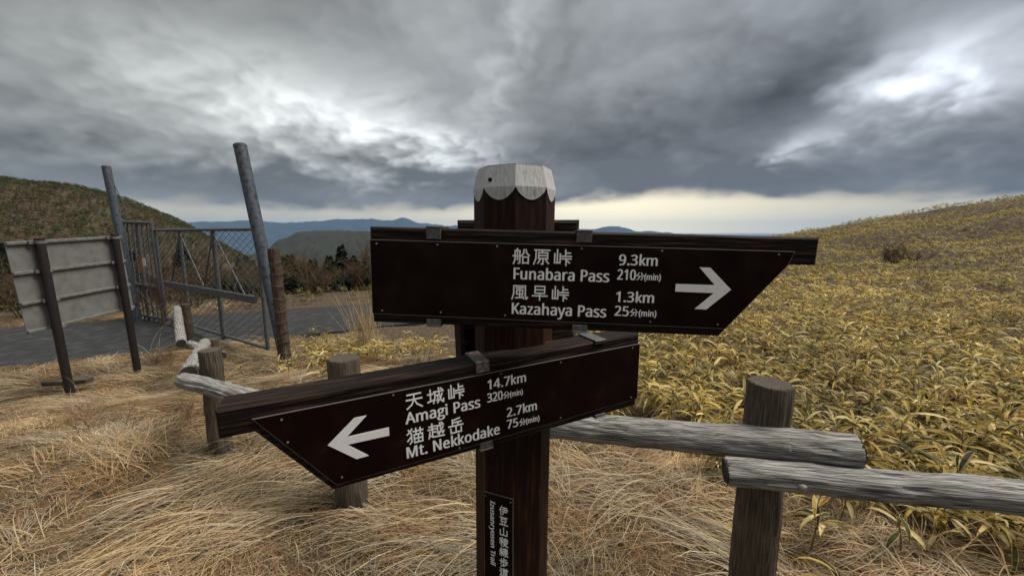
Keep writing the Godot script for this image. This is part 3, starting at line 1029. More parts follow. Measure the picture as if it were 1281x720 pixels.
func make_guide_post() -> void:
	var D := 0.665
	var R := 0.0687
	var gy := height(0.0, D)
	var g := thing("guide_post", "dark brown octagonal trail guide post with scalloped white top and two arrow boards", "signpost", Vector3(0.0, gy, -D))
	# octagonal post, one edge towards the viewer, leaning a touch
	var s := Shape.new()
	var lean := Vector3(0.012, 1, 0) / 1.0
	var tops := 1.4540 - gy
	var bend := 1.4215 - gy
	var ring := func(y: float, r: float, k: float) -> Vector3:
		var a := deg_to_rad(0.8) + TAU * k / 8.0
		return Vector3(sin(a) * r - 0.0055 + 0.0072 * (y + gy) / 1.0 * 0.97, y, cos(a) * r)
	var ys := [-0.25]
	for k in 24:
		ys.append(lerpf(-0.2, bend, k / 23.0))
	ys.append(tops)
	for j in ys.size() - 1:
		for k in 8:
			var r0 := R if ys[j] <= bend + 0.001 else R * 0.885
			var r1 := R if ys[j + 1] <= bend + 0.001 else R * 0.885
			s.quad(ring.call(ys[j], r0, k), ring.call(ys[j], r0, k + 1), ring.call(ys[j + 1], r1, k + 1), ring.call(ys[j + 1], r1, k))
	for k in 8:
		s.tri(ring.call(tops, 0.0, 0), ring.call(tops, R * 0.885, k), ring.call(tops, R * 0.885, k + 1))
	part("post", s, M.post_wood, g)
	# white painted top with a scalloped lower edge: one arc on each face, points at the corners
	var cap := Shape.new()
	var peak := 1.4205 - gy
	var low := 1.4015 - gy
	var cols := 12
	var rows := [0.0, 0.3, 0.55, 0.8, 1.0]
	var point := func(k: int, u: float, y: float) -> Vector3:
		var t := clampf((y - bend) / (tops - bend), 0.0, 1.0)
		var r := R * lerpf(1.0, 0.885, t) + 0.0012
		return ring.call(y, r, k).lerp(ring.call(y, r, k + 1), u)
	for k in 8:
		for i in cols:
			var u0 := float(i) / cols
			var u1 := float(i + 1) / cols
			var e0 := lerpf(peak, low, pow(sin(PI * u0), 0.75))
			var e1 := lerpf(peak, low, pow(sin(PI * u1), 0.75))
			var levels0 := [e0, maxf(e0, lerpf(e0, bend, 0.999)), tops]
			var levels1 := [e1, maxf(e1, lerpf(e1, bend, 0.999)), tops]
			for j in 2:
				cap.quad(point.call(k, u0, levels0[j]), point.call(k, u1, levels1[j]), point.call(k, u1, levels1[j + 1]), point.call(k, u0, levels0[j + 1]))
	for k in 8:
		cap.tri(ring.call(tops + 0.0014, 0.0, 0), ring.call(tops + 0.0014, R * 0.885 + 0.0012, k), ring.call(tops + 0.0014, R * 0.885 + 0.0012, k + 1))
		cap.quad(ring.call(tops, R * 0.885 + 0.0012, k), ring.call(tops, R * 0.885 + 0.0012, k + 1), ring.call(tops + 0.0014, R * 0.885 + 0.0012, k + 1), ring.call(tops + 0.0014, R * 0.885 + 0.0012, k))
	part("painted_top", cap, M.cap_paint, g).set_meta("label", "chipped white painted top with scalloped lower edge")
	var kn := Shape.new()
	kn.tube(PackedVector3Array([Vector3(0, 0, -0.004), Vector3(0, 0, 0.0012)]), PackedFloat32Array([0.0042, 0.0034]), 9)
	part("knot_hole", kn, M.knot, g, point.call(7, 0.18, 1.4325 - gy) , Basis(Vector3.UP, deg_to_rad(-20.0)))
	# upper board, pointing right
	var up := board(g, Vector3(0, 1.3549, -0.53), -4.0, -1.435,
		[Vector2(-0.2000, 0.0), Vector2(0.4011, 0.0), Vector2(0.4005, -0.0360), Vector2(0.3650, -0.0362), Vector2(0.2875, -0.1365), Vector2(-0.1985, -0.1365)],
		[Vector2(-0.1992, -0.0180), Vector2(0.3708, -0.0186), Vector2(0.3640, -0.0370), Vector2(0.2930, -0.1255), Vector2(-0.1982, -0.1240)],
		"arrow board pointing to the slope of dwarf bamboo")
	var z := 0.0026
	kanji("船", Vector2(0.0137, -0.0353), 0.0232, 0.0218, up, z)
	kanji("原", Vector2(0.0418, -0.0353), 0.0232, 0.0218, up, z)
	kanji("峠", Vector2(0.0701, -0.0353), 0.0238, 0.0218, up, z)
	kanji("風", Vector2(0.0130, -0.0850), 0.0230, 0.0208, up, z)
	kanji("早", Vector2(0.0408, -0.0850), 0.0220, 0.0208, up, z)
	kanji("峠", Vector2(0.0688, -0.0850), 0.0230, 0.0208, up, z)
	words("Funabara Pass", 0.0042, -0.0669, 0.1337, 0.0157, up, z)
	words("Kazahaya Pass", 0.0031, -0.1158, 0.1326, 0.0155, up, z)
	words("9.3km", 0.1459, -0.0430, 0.1962, 0.0141, up, z)
	words("210", 0.1449, -0.0628, 0.1688, 0.0139, up, z)
	kanji("分", Vector2(0.1748, -0.0575), 0.0112, 0.0106, up, z, 9.5)
	words("(min)", 0.1807, -0.0623, 0.2021, 0.0085, up, z)
	words("1.3km", 0.1450, -0.0934, 0.1952, 0.0141, up, z)
	words("25", 0.1444, -0.1127, 0.1629, 0.0137, up, z)
	kanji("分", Vector2(0.1702, -0.1074), 0.0112, 0.0106, up, z, 9.5)
	words("(min)", 0.1769, -0.1122, 0.2000, 0.0085, up, z)
	arrow([Vector2(0.2225, -0.0662), Vector2(0.2731, -0.0660), Vector2(0.2512, -0.0430), Vector2(0.2652, -0.0430), Vector2(0.2948, -0.0715), Vector2(0.2652, -0.0995), Vector2(0.2500, -0.0993), Vector2(0.2731, -0.0768), Vector2(0.2225, -0.0766)], up, z)
	for p in [[-0.1891, -0.0238], [-0.1024, -0.0228], [-0.0198, -0.0228], [0.0950, -0.0228], [0.2009, -0.0228], [0.35, -0.0235], [-0.0066, -0.1185], [0.1928, -0.1196], [0.2820, -0.1195], [-0.1832, -0.1185], [-0.098, -0.1180]]:
		screw(Vector2(p[0], p[1]), up, z)
	strap(up, -0.1085, 0.1365, 0.044, 0.0175, 0.0105, M.strap)
	strap(up, 0.0980, 0.1365, 0.044, 0.0165, 0.0105, M.strap)
	# lower board, pointing left
	var low_b := board(g, Vector3(0, 1.1656, -0.56), 24.5, 2.06,
		[Vector2(-0.3676, 0.0), Vector2(0.2490, 0.0), Vector2(0.2430, -0.1340), Vector2(-0.2589, -0.1345), Vector2(-0.3330, -0.0344), Vector2(-0.3678, -0.0344)],
		[Vector2(-0.3335, -0.0170), Vector2(0.2482, -0.0176), Vector2(0.2440, -0.1200), Vector2(-0.2540, -0.1275)],
		"arrow board pointing to the chain-link gate")
	kanji("天", Vector2(-0.1489, -0.0348), 0.0225, 0.0226, low_b, z)
	kanji("城", Vector2(-0.1196, -0.0348), 0.0230, 0.0230, low_b, z)
	kanji("峠", Vector2(-0.0901, -0.0348), 0.0236, 0.0230, low_b, z)
	kanji("猫", Vector2(-0.1512, -0.0855), 0.0225, 0.0228, low_b, z)
	kanji("越", Vector2(-0.1220, -0.0855), 0.0230, 0.0232, low_b, z)
	kanji("岳", Vector2(-0.0933, -0.0855), 0.0225, 0.0232, low_b, z)
	words("Amagi Pass", -0.1623, -0.0664, -0.0552, 0.0160, low_b, z)
	words("Mt. Nekkodake", -0.1640, -0.1163, -0.0261, 0.0160, low_b, z)
	words("14.7km", -0.0418, -0.0422, 0.0207, 0.0145, low_b, z)
	words("320", -0.0432, -0.0621, -0.0190, 0.0140, low_b, z)
	kanji("分", Vector2(-0.0126, -0.0565), 0.0112, 0.0110, low_b, z, 9.5)
	words("(min)", -0.0067, -0.0615, 0.0147, 0.0087, low_b, z)
	words("2.7km", -0.0127, -0.0925, 0.0384, 0.0145, low_b, z)
	words("75", -0.0135, -0.1117, 0.0050, 0.0140, low_b, z)
	kanji("分", Vector2(0.0129, -0.1067), 0.0112, 0.0110, low_b, z, 9.5)
	words("(min)", 0.0191, -0.1117, 0.0427, 0.0088, low_b, z)
	arrow([Vector2(-0.2590, -0.0698), Vector2(-0.2255, -0.0414), Vector2(-0.2105, -0.0416), Vector2(-0.2360, -0.0646), Vector2(-0.1845, -0.0648), Vector2(-0.1847, -0.0764), Vector2(-0.2365, -0.0752), Vector2(-0.2125, -0.0975), Vector2(-0.2275, -0.0980)], low_b, z)
	for p in [[-0.3044, -0.0244], [-0.3012, -0.0544], [-0.2470, -0.1180], [-0.1755, -0.0215], [-0.0200, -0.0215], [0.0832, -0.0225], [0.2306, -0.0225], [-0.0900, -0.1215], [0.0816, -0.1170], [0.2287, -0.1140]]:
		screw(Vector2(p[0], p[1]), low_b, z)
	strap(low_b, -0.0480, 0.1340, 0.044, 0.0165, 0.0135, M.strap_brown)
	strap(low_b, 0.1620, 0.1340, 0.044, 0.0060, 0.0060, M.strap)
	# clamping blocks behind the post
	var blk := Shape.new()
	blk.box(Vector3.ZERO, Vector3(0.235, 0.136, 0.044), Basis.IDENTITY, 0.006)
	part("back_board", blk, M.timber, g, Vector3(0.012, 1.376 - 0.068 - gy, -0.102), Basis(Vector3.UP, deg_to_rad(-4.0)))
	var blk2 := Shape.new()
	blk2.box(Vector3.ZERO, Vector3(0.25, 0.136, 0.044), Basis.IDENTITY, 0.006)
	part("back_board", blk2, M.timber, g, Vector3(0.012, 1.192 - 0.068 - gy, -0.098), Basis(Vector3.UP, deg_to_rad(24.5)) * Basis(Vector3(0, 0, 1), deg_to_rad(2.0)))
	# name plate on the post's front left face
	var np := Node3D.new()
	np.name = "name_plate"
	g.add_child(np)
	var face := deg_to_rad(0.8 - 22.5)
	var apo := R * cos(PI / 8.0) + 0.0006
	np.transform = Transform3D(Basis(Vector3.UP, face), Vector3(sin(face) * apo + 0.0005, 0.905 - gy, cos(face) * apo))
	var pw := 0.0275
	var rim := Shape.new()
	rim.slab([Vector2(-pw, -0.34), Vector2(pw, -0.34), Vector2(pw, 0.0), Vector2(-pw, 0.0)], 0.0, 0.0018, 0.0)
	part("plate_rim", rim, M.plate_edge, np)
	var pl := Shape.new()
	pl.slab([Vector2(-pw + 0.0006, -0.3394), Vector2(pw - 0.0006, -0.3394), Vector2(pw - 0.0006, -0.0006), Vector2(-pw + 0.0006, -0.0006)], 0.001, 0.0024, 0.0003)
	part("plate", pl, M.plate, np)
	var yy := -0.0255
	for c in ["伊", "豆", "山", "稜", "線", "歩", "道"]:
		kanji(c, Vector2(0.0105, yy), 0.0158, 0.0168, np, 0.0024, 10.0)
		yy -= 0.0198
	words("Izusanryosen Trail", -0.0145, -0.0125, -0.0145 + 0.123, 0.0088, np, 0.0024, Basis(Vector3(0, 0, 1), -PI / 2.0), 0.12)
	for p in [[-0.0235, -0.006], [0.0235, -0.006]]:
		screw(Vector2(p[0], p[1]), np, 0.0024)


# ---------------------------------------------------------------- gate, poles, traffic sign
func pole(label: String, foot: Vector3, head: Vector3, r: float) -> Node3D:
	var o := thing("steel_pole", label, "pole", foot, 0.0, "steel gate poles")
	var s := Shape.new()
	var path := PackedVector3Array()
	var rad := PackedFloat32Array()
	for k in 13:
		path.append((head - foot) * (k / 12.0) - Vector3(0, 0.2 * (1.0 - k / 12.0), 0))
		rad.append(r)
	s.tube(path, rad, 28, false)
	part("tube", s, M.pole, o)
	var c := Shape.new()
	var up := (head - foot).normalized()
	c.tube(PackedVector3Array([head - foot - up * 0.02, head - foot + up * 0.006, head - foot + up * 0.016]), PackedFloat32Array([r * 1.03, r * 1.03, r * 0.9]), 28)
	part("end_cap", c, M.steel, o)
	return o


func chain_link(a: Vector3, b: Vector3, low: float, high: float, pitch: float, wire: float) -> Shape:
	# zigzag wires between two uprights, from height low to high
	var s := Shape.new()
	var dir := Vector3(b.x - a.x, 0, b.z - a.z)
	var width := dir.length()
	dir = dir.normalized()
	var out := dir.cross(Vector3.UP)
	var cols := int(width / pitch)
	var rows := int((high - low) / pitch) * 2
	for c in cols:
		var x0 := c * pitch
		for j in rows:
			var y0 := low + j * pitch * 0.5
			var y1 := y0 + pitch * 0.5
			var left := (j + c) % 2 == 0
			var p := a + dir * (x0 + (0.0 if left else pitch)) + out * (0.002 if left else -0.002)
			var q := a + dir * (x0 + (pitch if left else 0.0)) + out * (-0.002 if left else 0.002)
			p.y = y0
			q.y = y1
			var side := (q - p).cross(out).normalized() * wire
			var o2 := out * wire
			s.quad(p - side, p + o2, q + o2, q - side)
			s.quad(p + o2, p + side, q + side, q + o2)
			s.quad(p + side, p - side, q - side, q + side)
	return s


func make_gate() -> void:
	pole("tall leaning grey steel pole with flaking paint beside the weathered wooden post", Vector3(-2.85, height(-2.85, 4.72), -4.72), Vector3(-3.33, 2.415, -4.9), 0.072)
	var pa := pole("far grey steel pole carrying the open gate leaf behind the road sign back", Vector3(-7.2, height(-7.2, 7.25), -7.25), Vector3(-7.56, 2.575, -7.4), 0.066)
	# stay wire from the pole's head down to the open leaf
	var sw := Shape.new()
	sw.rod(Vector3(-7.44, 2.44, -7.32), Vector3(-7.12, 1.60, -7.28), 0.008, 6)
	var w := part("stay_wire", sw, M.wire, pa, -pa.position)
	# closed leaf across the road
	var a := Vector3(-6.42, 0, -6.98)
	var b := Vector3(-3.32, 0, -5.06)
	var lean := Vector3(-0.0, 0, 0)
	var o := thing("chain_link_gate", "wide grey chain-link gate leaf between the steel poles, closed across the road", "gate", Vector3(a.x, -0.3, a.z))
	var off := -o.position
	var hi := 1.41
	var lo := -0.2
	var fr := Shape.new()
	fr.rod(a + Vector3(0, hi, 0), b + Vector3(0, hi - 0.005, 0), 0.024, 10)
	part("top_rail", fr, M.steel, o, off)
	fr = Shape.new()
	fr.rod(a + Vector3(0, lo, 0), b + Vector3(0, lo, 0), 0.022, 10)
	part("bottom_rail", fr, M.steel, o, off)
	fr = Shape.new()
	var along_gate := (b - a).normalized()
	fr.box(a.lerp(b, 0.53) + Vector3(0, 0.47, 0), Vector3(a.distance_to(b) * 0.88, 0.10, 0.035), along(along_gate), 0.006)
	part("middle_rail", fr, M.steel, o, off + along_gate.cross(Vector3.UP) * 0.05)
	for t in [0.0, 0.30, 0.64, 1.0]:
		var p := a.lerp(b, t)
		fr = Shape.new()
		fr.rod(p + Vector3(0, lo - (0.06 if t in [0.0, 0.64] else 0.0), 0), p + Vector3(0, hi, 0), 0.034 if t == 0.64 else 0.026, 12)
		part("upright", fr, M.steel, o, off)
	for t in [[0.30, 0.14], [0.30, 0.50], [0.64, 0.50], [0.64, 0.86]]:
		fr = Shape.new()
		fr.rod(a.lerp(b, t[0]) + Vector3(0, hi - 0.05, 0), a.lerp(b, t[1]) + Vector3(0, 0.5, 0), 0.012, 6)
		part("brace", fr, M.steel, o, off)
	part("chain_link", chain_link(a, b, lo + 0.02, hi - 0.02, 0.098, 0.0036), M.wire, o, off)
	# open leaf hung on the far pole
	var a2 := Vector3(-7.62, 0, -7.62)
	var b2 := Vector3(-6.56, 0, -7.08)
	var o2 := thing("narrow_gate_leaf", "narrow barred gate leaf with an orange and a white tag beside the far steel pole", "gate", Vector3(a2.x, -0.35, a2.z))
	off = -o2.position
	fr = Shape.new()
	fr.rod(a2 + Vector3(0, 1.57, 0), b2 + Vector3(0, 1.54, 0), 0.03, 10)
	part("top_rail", fr, M.steel, o2, off)
	fr = Shape.new()
	fr.rod(a2 + Vector3(0, 0.36, 0), b2 + Vector3(0, 0.36, 0), 0.035, 10)
	part("middle_rail", fr, M.steel, o2, off)
	fr = Shape.new()
	fr.rod(a2 + Vector3(0, -0.25, 0), b2 + Vector3(0, -0.25, 0), 0.03, 10)
	part("bottom_rail", fr, M.steel, o2, off)
	for k in 7:
		var t := k / 6.0
		var p := a2.lerp(b2, t)
		fr = Shape.new()
		fr.rod(p + Vector3(0, -0.33, 0), p + Vector3(0, 1.55, 0), 0.032 if k in [0, 3, 6] else 0.014, 10)
		part("bar", fr, M.steel, o2, off)
	fr = Shape.new()
	fr.rod(a2 + Vector3(0, 0.36, 0), b2 + Vector3(0, -0.2, 0), 0.014, 6)
	part("brace", fr, M.steel, o2, off)
	part("chain_link", chain_link(a2, b2, -0.22, 1.52, 0.098, 0.0036), M.wire, o2, off)
	var tg := Shape.new()
	tg.box(Vector3(-7.02, 0.77, -7.26), Vector3(0.10, 0.28, 0.01), along(b2 - a2), 0.002)
	part("tag", tg, M.rust, o2, off).set_meta("label", "faded orange tag")
	tg = Shape.new()
	tg.box(Vector3(-6.86, 0.82, -7.16), Vector3(0.11, 0.15, 0.01), along(b2 - a2), 0.002)
	part("tag", tg, M.tag_white, o2, off).set_meta("label", "white tag")


func make_old_post() -> void:
	var x := -2.735
	var d := 4.45
	var g := height(x, d)
	var o := thing("wooden_post", "brown split wooden post wrapped in wire beside the leaning steel pole", "post", Vector3(x, g, -d))
	add_log("shaft", Vector3(x + 0.02, g - 0.15, -d), Vector3(x - 0.03, 1.18, -d - 0.02), 0.066, 0.062, 21.7, M.old_post, o, 3)
	for k in 9:
		var s := Shape.new()
		var path := PackedVector3Array()
		var rad := PackedFloat32Array()
		for q in 25:
			var a := TAU * q / 24.0
			path.append(Vector3(cos(a) * 0.070, sin(a + k) * 0.02, sin(a) * 0.070))
			rad.append(0.0035)
		s.tube(path, rad, 5, false)
		part("wire_loop", s, M.wire, o, Vector3(0.012 - 0.004 * k, 0.22 + k * 0.135, -0.006))
	var st := Shape.new()
	for k in 1:
		st.slab([Vector2(-0.14, -0.03), Vector2(-0.05, -0.06), Vector2(0.1, -0.05), Vector2(0.15, 0.0), Vector2(0.08, 0.07), Vector2(-0.08, 0.06)], -0.04, 0.055, 0.022)
	var rock := top("flat_stone", st, M.stone, Vector3(-2.36, height(-2.36, 4.75) + 0.05, -4.75))
	rock.rotation.x = -PI / 2.0
	tag(rock, "flat grey stone in the grass beside the wooden post", "stone")


func make_road_sign() -> void:
	var o := thing("road_sign", "back of a pale grey road sign board on two brown posts", "road sign", Vector3(-4.6, height(-4.6, 4.0), -4.0))
	var off := -o.position
	var tl := Vector3(-4.636, 1.277, -3.53)
	var tr := Vector3(-4.625, 1.331, -4.57)
	var bl := Vector3(-4.634, 0.409, -3.60)
	var ex := (tr - tl).normalized()
	var ez := Vector3(1, 0, 0)
	ez = (ez - ex * ez.dot(ex)).normalized()
	var ey := ez.cross(ex)
	var basis_ := Basis(ex, ey, ez)
	var wide := tl.distance_to(tr)
	var tall := 0.885
	var s := Shape.new()
	for k in 3:
		var y0 := -tall * (k + 1) / 3.0 + 0.003
		var y1 := -tall * k / 3.0 - 0.003
		s = Shape.new()
		s.slab([Vector2(0, y0), Vector2(wide, y0), Vector2(wide, y1), Vector2(0, y1)], -0.006, 0.0, 0.001)
		part("panel", s, M.panel, o, tl + off, basis_)
	var posts := [0.22, 0.93]
	for y in [-0.02, -0.30, -0.59, -0.865]:
		s = Shape.new()
		s.box(Vector3(wide * 0.5, y, 0.012), Vector3(wide, 0.027, 0.022), Basis.IDENTITY, 0.003)
		part("rail", s, M.panel_rail, o, tl + off, basis_)
		for p in posts:
			s = Shape.new()
			s.tube(PackedVector3Array([Vector3(p, y - 0.014, 0.055), Vector3(p, y + 0.014, 0.055)]), PackedFloat32Array([0.040, 0.040]), 20)
			s.box(Vector3(p - 0.06, y, 0.035), Vector3(0.03, 0.03, 0.02))
			s.box(Vector3(p + 0.06, y, 0.035), Vector3(0.03, 0.03, 0.02))
			part("clamp", s, M.panel_rail, o, tl + off, basis_)
	for p in posts:
		var head := tl + basis_ * Vector3(p, 0.015, 0.055)
		var foot := Vector3(head.x + 0.03, height(head.x, -head.z) - 0.15, head.z - 0.02)
		s = Shape.new()
		s.tube(PackedVector3Array([foot, head]), PackedFloat32Array([0.036, 0.036]), 20)
		part("post", s, M.panel_post, o, off)
	var st := Shape.new()
	st.box(Vector3.ZERO, Vector3(0.42, 0.05, 0.09), Basis.IDENTITY, 0.006)
	var pl := top("wooden_stake", st, M.post_log, Vector3(-4.78, height(-4.78, 3.95) + 0.12, -3.95))
	pl.rotation = Vector3(0.0, 0.15, 0.02)
	tag(pl, "short grey wooden stake lying at the foot of the road sign", "stake")


# ---------------------------------------------------------------- shrubs and trees
func make_shrubs() -> void:
	var kinds := []
	var tones := [Color(0.11, 0.075, 0.045), Color(0.10, 0.08, 0.055), Color(0.13, 0.085, 0.045), Color(0.12, 0.10, 0.07)]
	for k in 4:
		kinds.append(twig_shape(1.0, 7, 1.0, tones[k]).mesh())
	for k in 38:
		var px := -12.5 + 11.5 * (k / 37.0) + rng.randf_range(-0.35, 0.35)
		var q := -road_half(px) - rng.randf_range(0.7, 4.2)
		var pd := 8.23 + 0.55 * px - q * 1.14
		var tall := rng.randf_range(1.0, 1.75) * (0.8 if px < -5.2 else 1.0)
		var u := px / pd
		if u > -0.36:
			continue
		var where := "behind the road sign" if u < -1.02 else "seen through the chain-link gate" if u < -0.68 else "between the wooden post and the upper board"
		var size := "tall" if tall > 1.65 else "low" if tall < 1.4 else "middling"
		var o := thing("bare_shrub", "%s %s leafless shrub across the road, %s" % [size, ["reddish brown", "grey brown", "tawny", "pale grey"][k % 4], where], "shrub", Vector3(px, height(px, pd), -pd), rng.randf() * TAU, "bare shrubs along the far edge of the road")
		part("twigs", kinds[k % 4], M.twig, o, Vector3.ZERO, Basis.from_scale(Vector3(1.25, 1.0, 1.25) * tall))
	# a lone dome of bare twigs on the slope
	var bx := 13.2
	var bd := 13.0
	var lone := thing("bare_shrub", "round dark bare shrub standing alone on the bamboo slope", "shrub", Vector3(bx, height(bx, bd), -bd))
	part("twigs", twig_shape(0.85, 22, 2.2, Color(0.085, 0.052, 0.034)), M.twig, lone)
	# dark conifers below the road, too many to tell apart
	var trees := []
	for k in 4:
		trees.append(conifer_mesh(rng.randf_range(9.0, 12.0)))
	var spots := []
	for k in 2600:
		var px := rng.randf_range(-95.0, 6.0)
		var pd := rng.randf_range(28.0, 120.0)
		if absf(px) > pd * 1.5 or (px < -60.0 and pd > 62.0):
			continue
		var y := height(px, pd)
		if y > -2.5:
			continue
		# their tips stay below the line of sight to the far hill
		var room := EYE - pd * (rng.randf_range(0.045, 0.12) if px > -45.0 else rng.randf_range(0.0, 0.05)) - y
		var grown := minf(rng.randf_range(0.7, 1.15), room / 11.0)
		if grown < 0.28:
			continue
		spots.append([Transform3D(Basis(Vector3.UP, rng.randf() * TAU).scaled(Vector3.ONE * grown), Vector3(px, y, -pd)), Color(1, 1, 1) * rng.randf_range(0.7, 1.2), rng.randi() % 4])
	for k in 420:
		var px := rng.randf_range(-50.0, -8.0)
		var pd := rng.randf_range(42.0, 80.0)
		var y := height(px, pd)
		var u := px / pd
		# the tree line drops from the gate towards the guide post
		var room := EYE - pd * (lerpf(0.045, 0.13, clampf((u + 0.68) / 0.36, 0.0, 1.0)) + rng.randf_range(0.0, 0.03)) - y
		if room < 3.0 or y > -2.5:
			continue
		spots.append([Transform3D(Basis(Vector3.UP, rng.randf() * TAU).scaled(Vector3(1.3, 1.0, 1.3) * minf(room / 11.0, 1.2)), Vector3(px, y, -pd)), Color(1, 1, 1) * rng.randf_range(0.6, 1.0), rng.randi() % 4])
	var wood := Node3D.new()
	wood.name = numbered("conifer_wood")
	add_child(wood)
	tag(wood, "dark conifer wood in the valley beyond the road", "wood", "", "stuff")
	scatter("trees", trees, M.needles, spots, wood)


func tall_tuft(label: String, x: float, d: float, tall: float, blades: int) -> void:
	var o := thing("tall_grass_tuft", label, "grass tuft", Vector3(x, height(x, d), -d))
	var s := Shape.new()
	s.colored = true
	for k in blades:
		var a := rng.randf() * TAU
		var at := Vector3(cos(a), 0, sin(a)) * rng.randf() * 0.22
		var lean := Vector3(rng.randfn(-0.06, 0.16), 1.0, rng.randfn(0.0, 0.12))
		var l := tall * rng.randf_range(0.55, 1.05)
		s.tint = Color(0.42, 0.31, 0.16).lerp(Color(0.55, 0.43, 0.26), rng.randf()) * rng.randf_range(0.7, 1.1)
		var side := Vector3(rng.randf_range(-1, 1), 0, rng.randf_range(-1, 1)).normalized() * 0.0035
		var p1 := at + lean * l * 0.5
		var p2 := at + lean * l + Vector3(lean.x * 0.25, -0.03, lean.z * 0.2) * l
		s.quad(at - side, at + side, p1 + side * 0.9, p1 - side * 0.9)
		s.quad(p1 - side * 0.9, p1 + side * 0.9, p2 + side * 0.25, p2 - side * 0.25)
	part("blades", s, M.straw, o)


# ---------------------------------------------------------------- sky
func make_sky() -> ImageTexture:
	var wide := 2048
	var high := 1024
	var f := noise(1.0, 6, 5)
	var g := noise(1.0, 5, 77)
	var data := PackedFloat32Array()
	data.resize(wide * high * 3)
	# cloud masses and gaps: azimuth, elevation, half-widths, slope, amount
	var marks := [
		[-24.0, 14.8, 15.0, 5.0, -0.13, 0.60], [-12.0, 11.8, 7.0, 2.4, -0.15, 0.55], [-3.0, 19.0, 3.5, 6.0, 0.9, 0.13], [2.0, 27.0, 3.5, 5.0, 0.6, 0.11], [-40.0, 13.5, 14.0, 5.0, 0.0, 0.10],
		[-34.0, 6.4, 30.0, 1.9, 0.0, -0.10], [-6.0, 7.6, 12.0, 1.6, 0.0, -0.06], [-34.0, 25.0, 20.0, 4.5, 0.0, -0.06],
		[17.0, 12.0, 9.0, 7.0, 0.0, -0.13], [33.0, 17.0, 8.0, 6.0, 0.0, -0.10], [49.0, 6.6, 12.0, 2.6, 0.0, -0.07], [30.0, 6.8, 12.0, 1.8, 0.0, -0.05],
		[47.5, 15.0, 5.5, 3.0, 0.1, 0.85], [35.8, 10.2, 3.2, 1.2, 0.35, 0.45], [43.0, 17.5, 5.0, 2.0, 0.3, 0.12],
	]
	for j in high:
		var el := 90.0 - (j + 0.5) / high * 180.0
		if el < -2.0:
			for i in wide:
				var o := (j * wide + i) * 3
				data[o] = 0.10
				data[o + 1] = 0.10
				data[o + 2] = 0.10
			continue
		var e := deg_to_rad(maxf(el, 0.0))
		var ce := cos(e)
		var se := sin(e)
		for i in wide:
			var az := (i + 0.5) / wide * 360.0
			if az > 180.0:
				az -= 360.0
			var ar := deg_to_rad(az)
			var dx := sin(ar) * ce
			var dz := cos(ar) * ce
			var k := 1.0 / (se + 0.34)
			var wx := g.get_noise_2d(dx * k * 0.9 + 5.0, dz * k * 0.9)
			var n1 := f.get_noise_2d(dx * k * 1.1 + wx * 0.35, dz * k * 1.1 + wx * 0.3)
			var n2 := f.get_noise_2d(dx * k * 3.2 + 31.0 + wx * 0.5, dz * k * 3.2)
			var n3 := g.get_noise_2d(dx * k * 9.0 + n2, dz * k * 9.0 + 17.0)
			var lum := 0.24 + 0.12 * n1 + 0.04 * n2 + 0.028 * n3
			if absf(az) < 110.0 and el < 60.0:
				var wa := az + n2 * 4.0 + wx * 3.0
				var we := el + n1 * 1.6 + n2 * 2.0 + n3 * 0.9
				for m in marks:
					var da: float = wa - m[0]
					var de: float = we - m[1] - da * m[4]
					var x2: float = da * da / (m[2] * m[2]) + de * de / (m[3] * m[3])
					if x2 < 9.0:
						var amt: float = m[5] * exp(-x2)
						lum += amt * (1.0 + 0.6 * n2 + 0.6 * n3) if amt > 0.0 else amt
			if lum > 0.42:
				lum = 0.42 + (lum - 0.42) * 0.85
			# an overcast sky is brighter towards the zenith
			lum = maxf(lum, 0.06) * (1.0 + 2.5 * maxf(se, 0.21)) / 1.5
			# clear strip of evening light above the horizon
			var high_edge := lerpf(3.9, 5.6, exp(-pow((az - 22.0) / 22.0, 2.0)))
			var strip := smoothstep(high_edge + 0.4 + n2 * 1.3 + n1 * 0.8, high_edge - 1.5, el)
			var dir_glow := 0.36 + 0.64 * exp(-pow((az - 13.0) / 24.0, 2.0))
			var warm := clampf(0.5 - az / 80.0, 0.0, 1.0)
			var r := lum * lerpf(0.925, 0.97, warm)
			var gg := lum * lerpf(0.985, 1.01, warm)
			var b := lum * lerpf(1.08, 0.985, warm)
			var st := strip * dir_glow
			r = lerpf(r, 1.32, st) / 2.8
			gg = lerpf(gg, 1.19, st) / 2.8
			b = lerpf(b, 0.84, st) / 2.8
			var o := (j * wide + i) * 3
			data[o] = r
			data[o + 1] = gg
			data[o + 2] = b
	var im := Image.create_from_data(wide, high, false, Image.FORMAT_RGBF, data.to_byte_array())
	return ImageTexture.create_from_image(im)


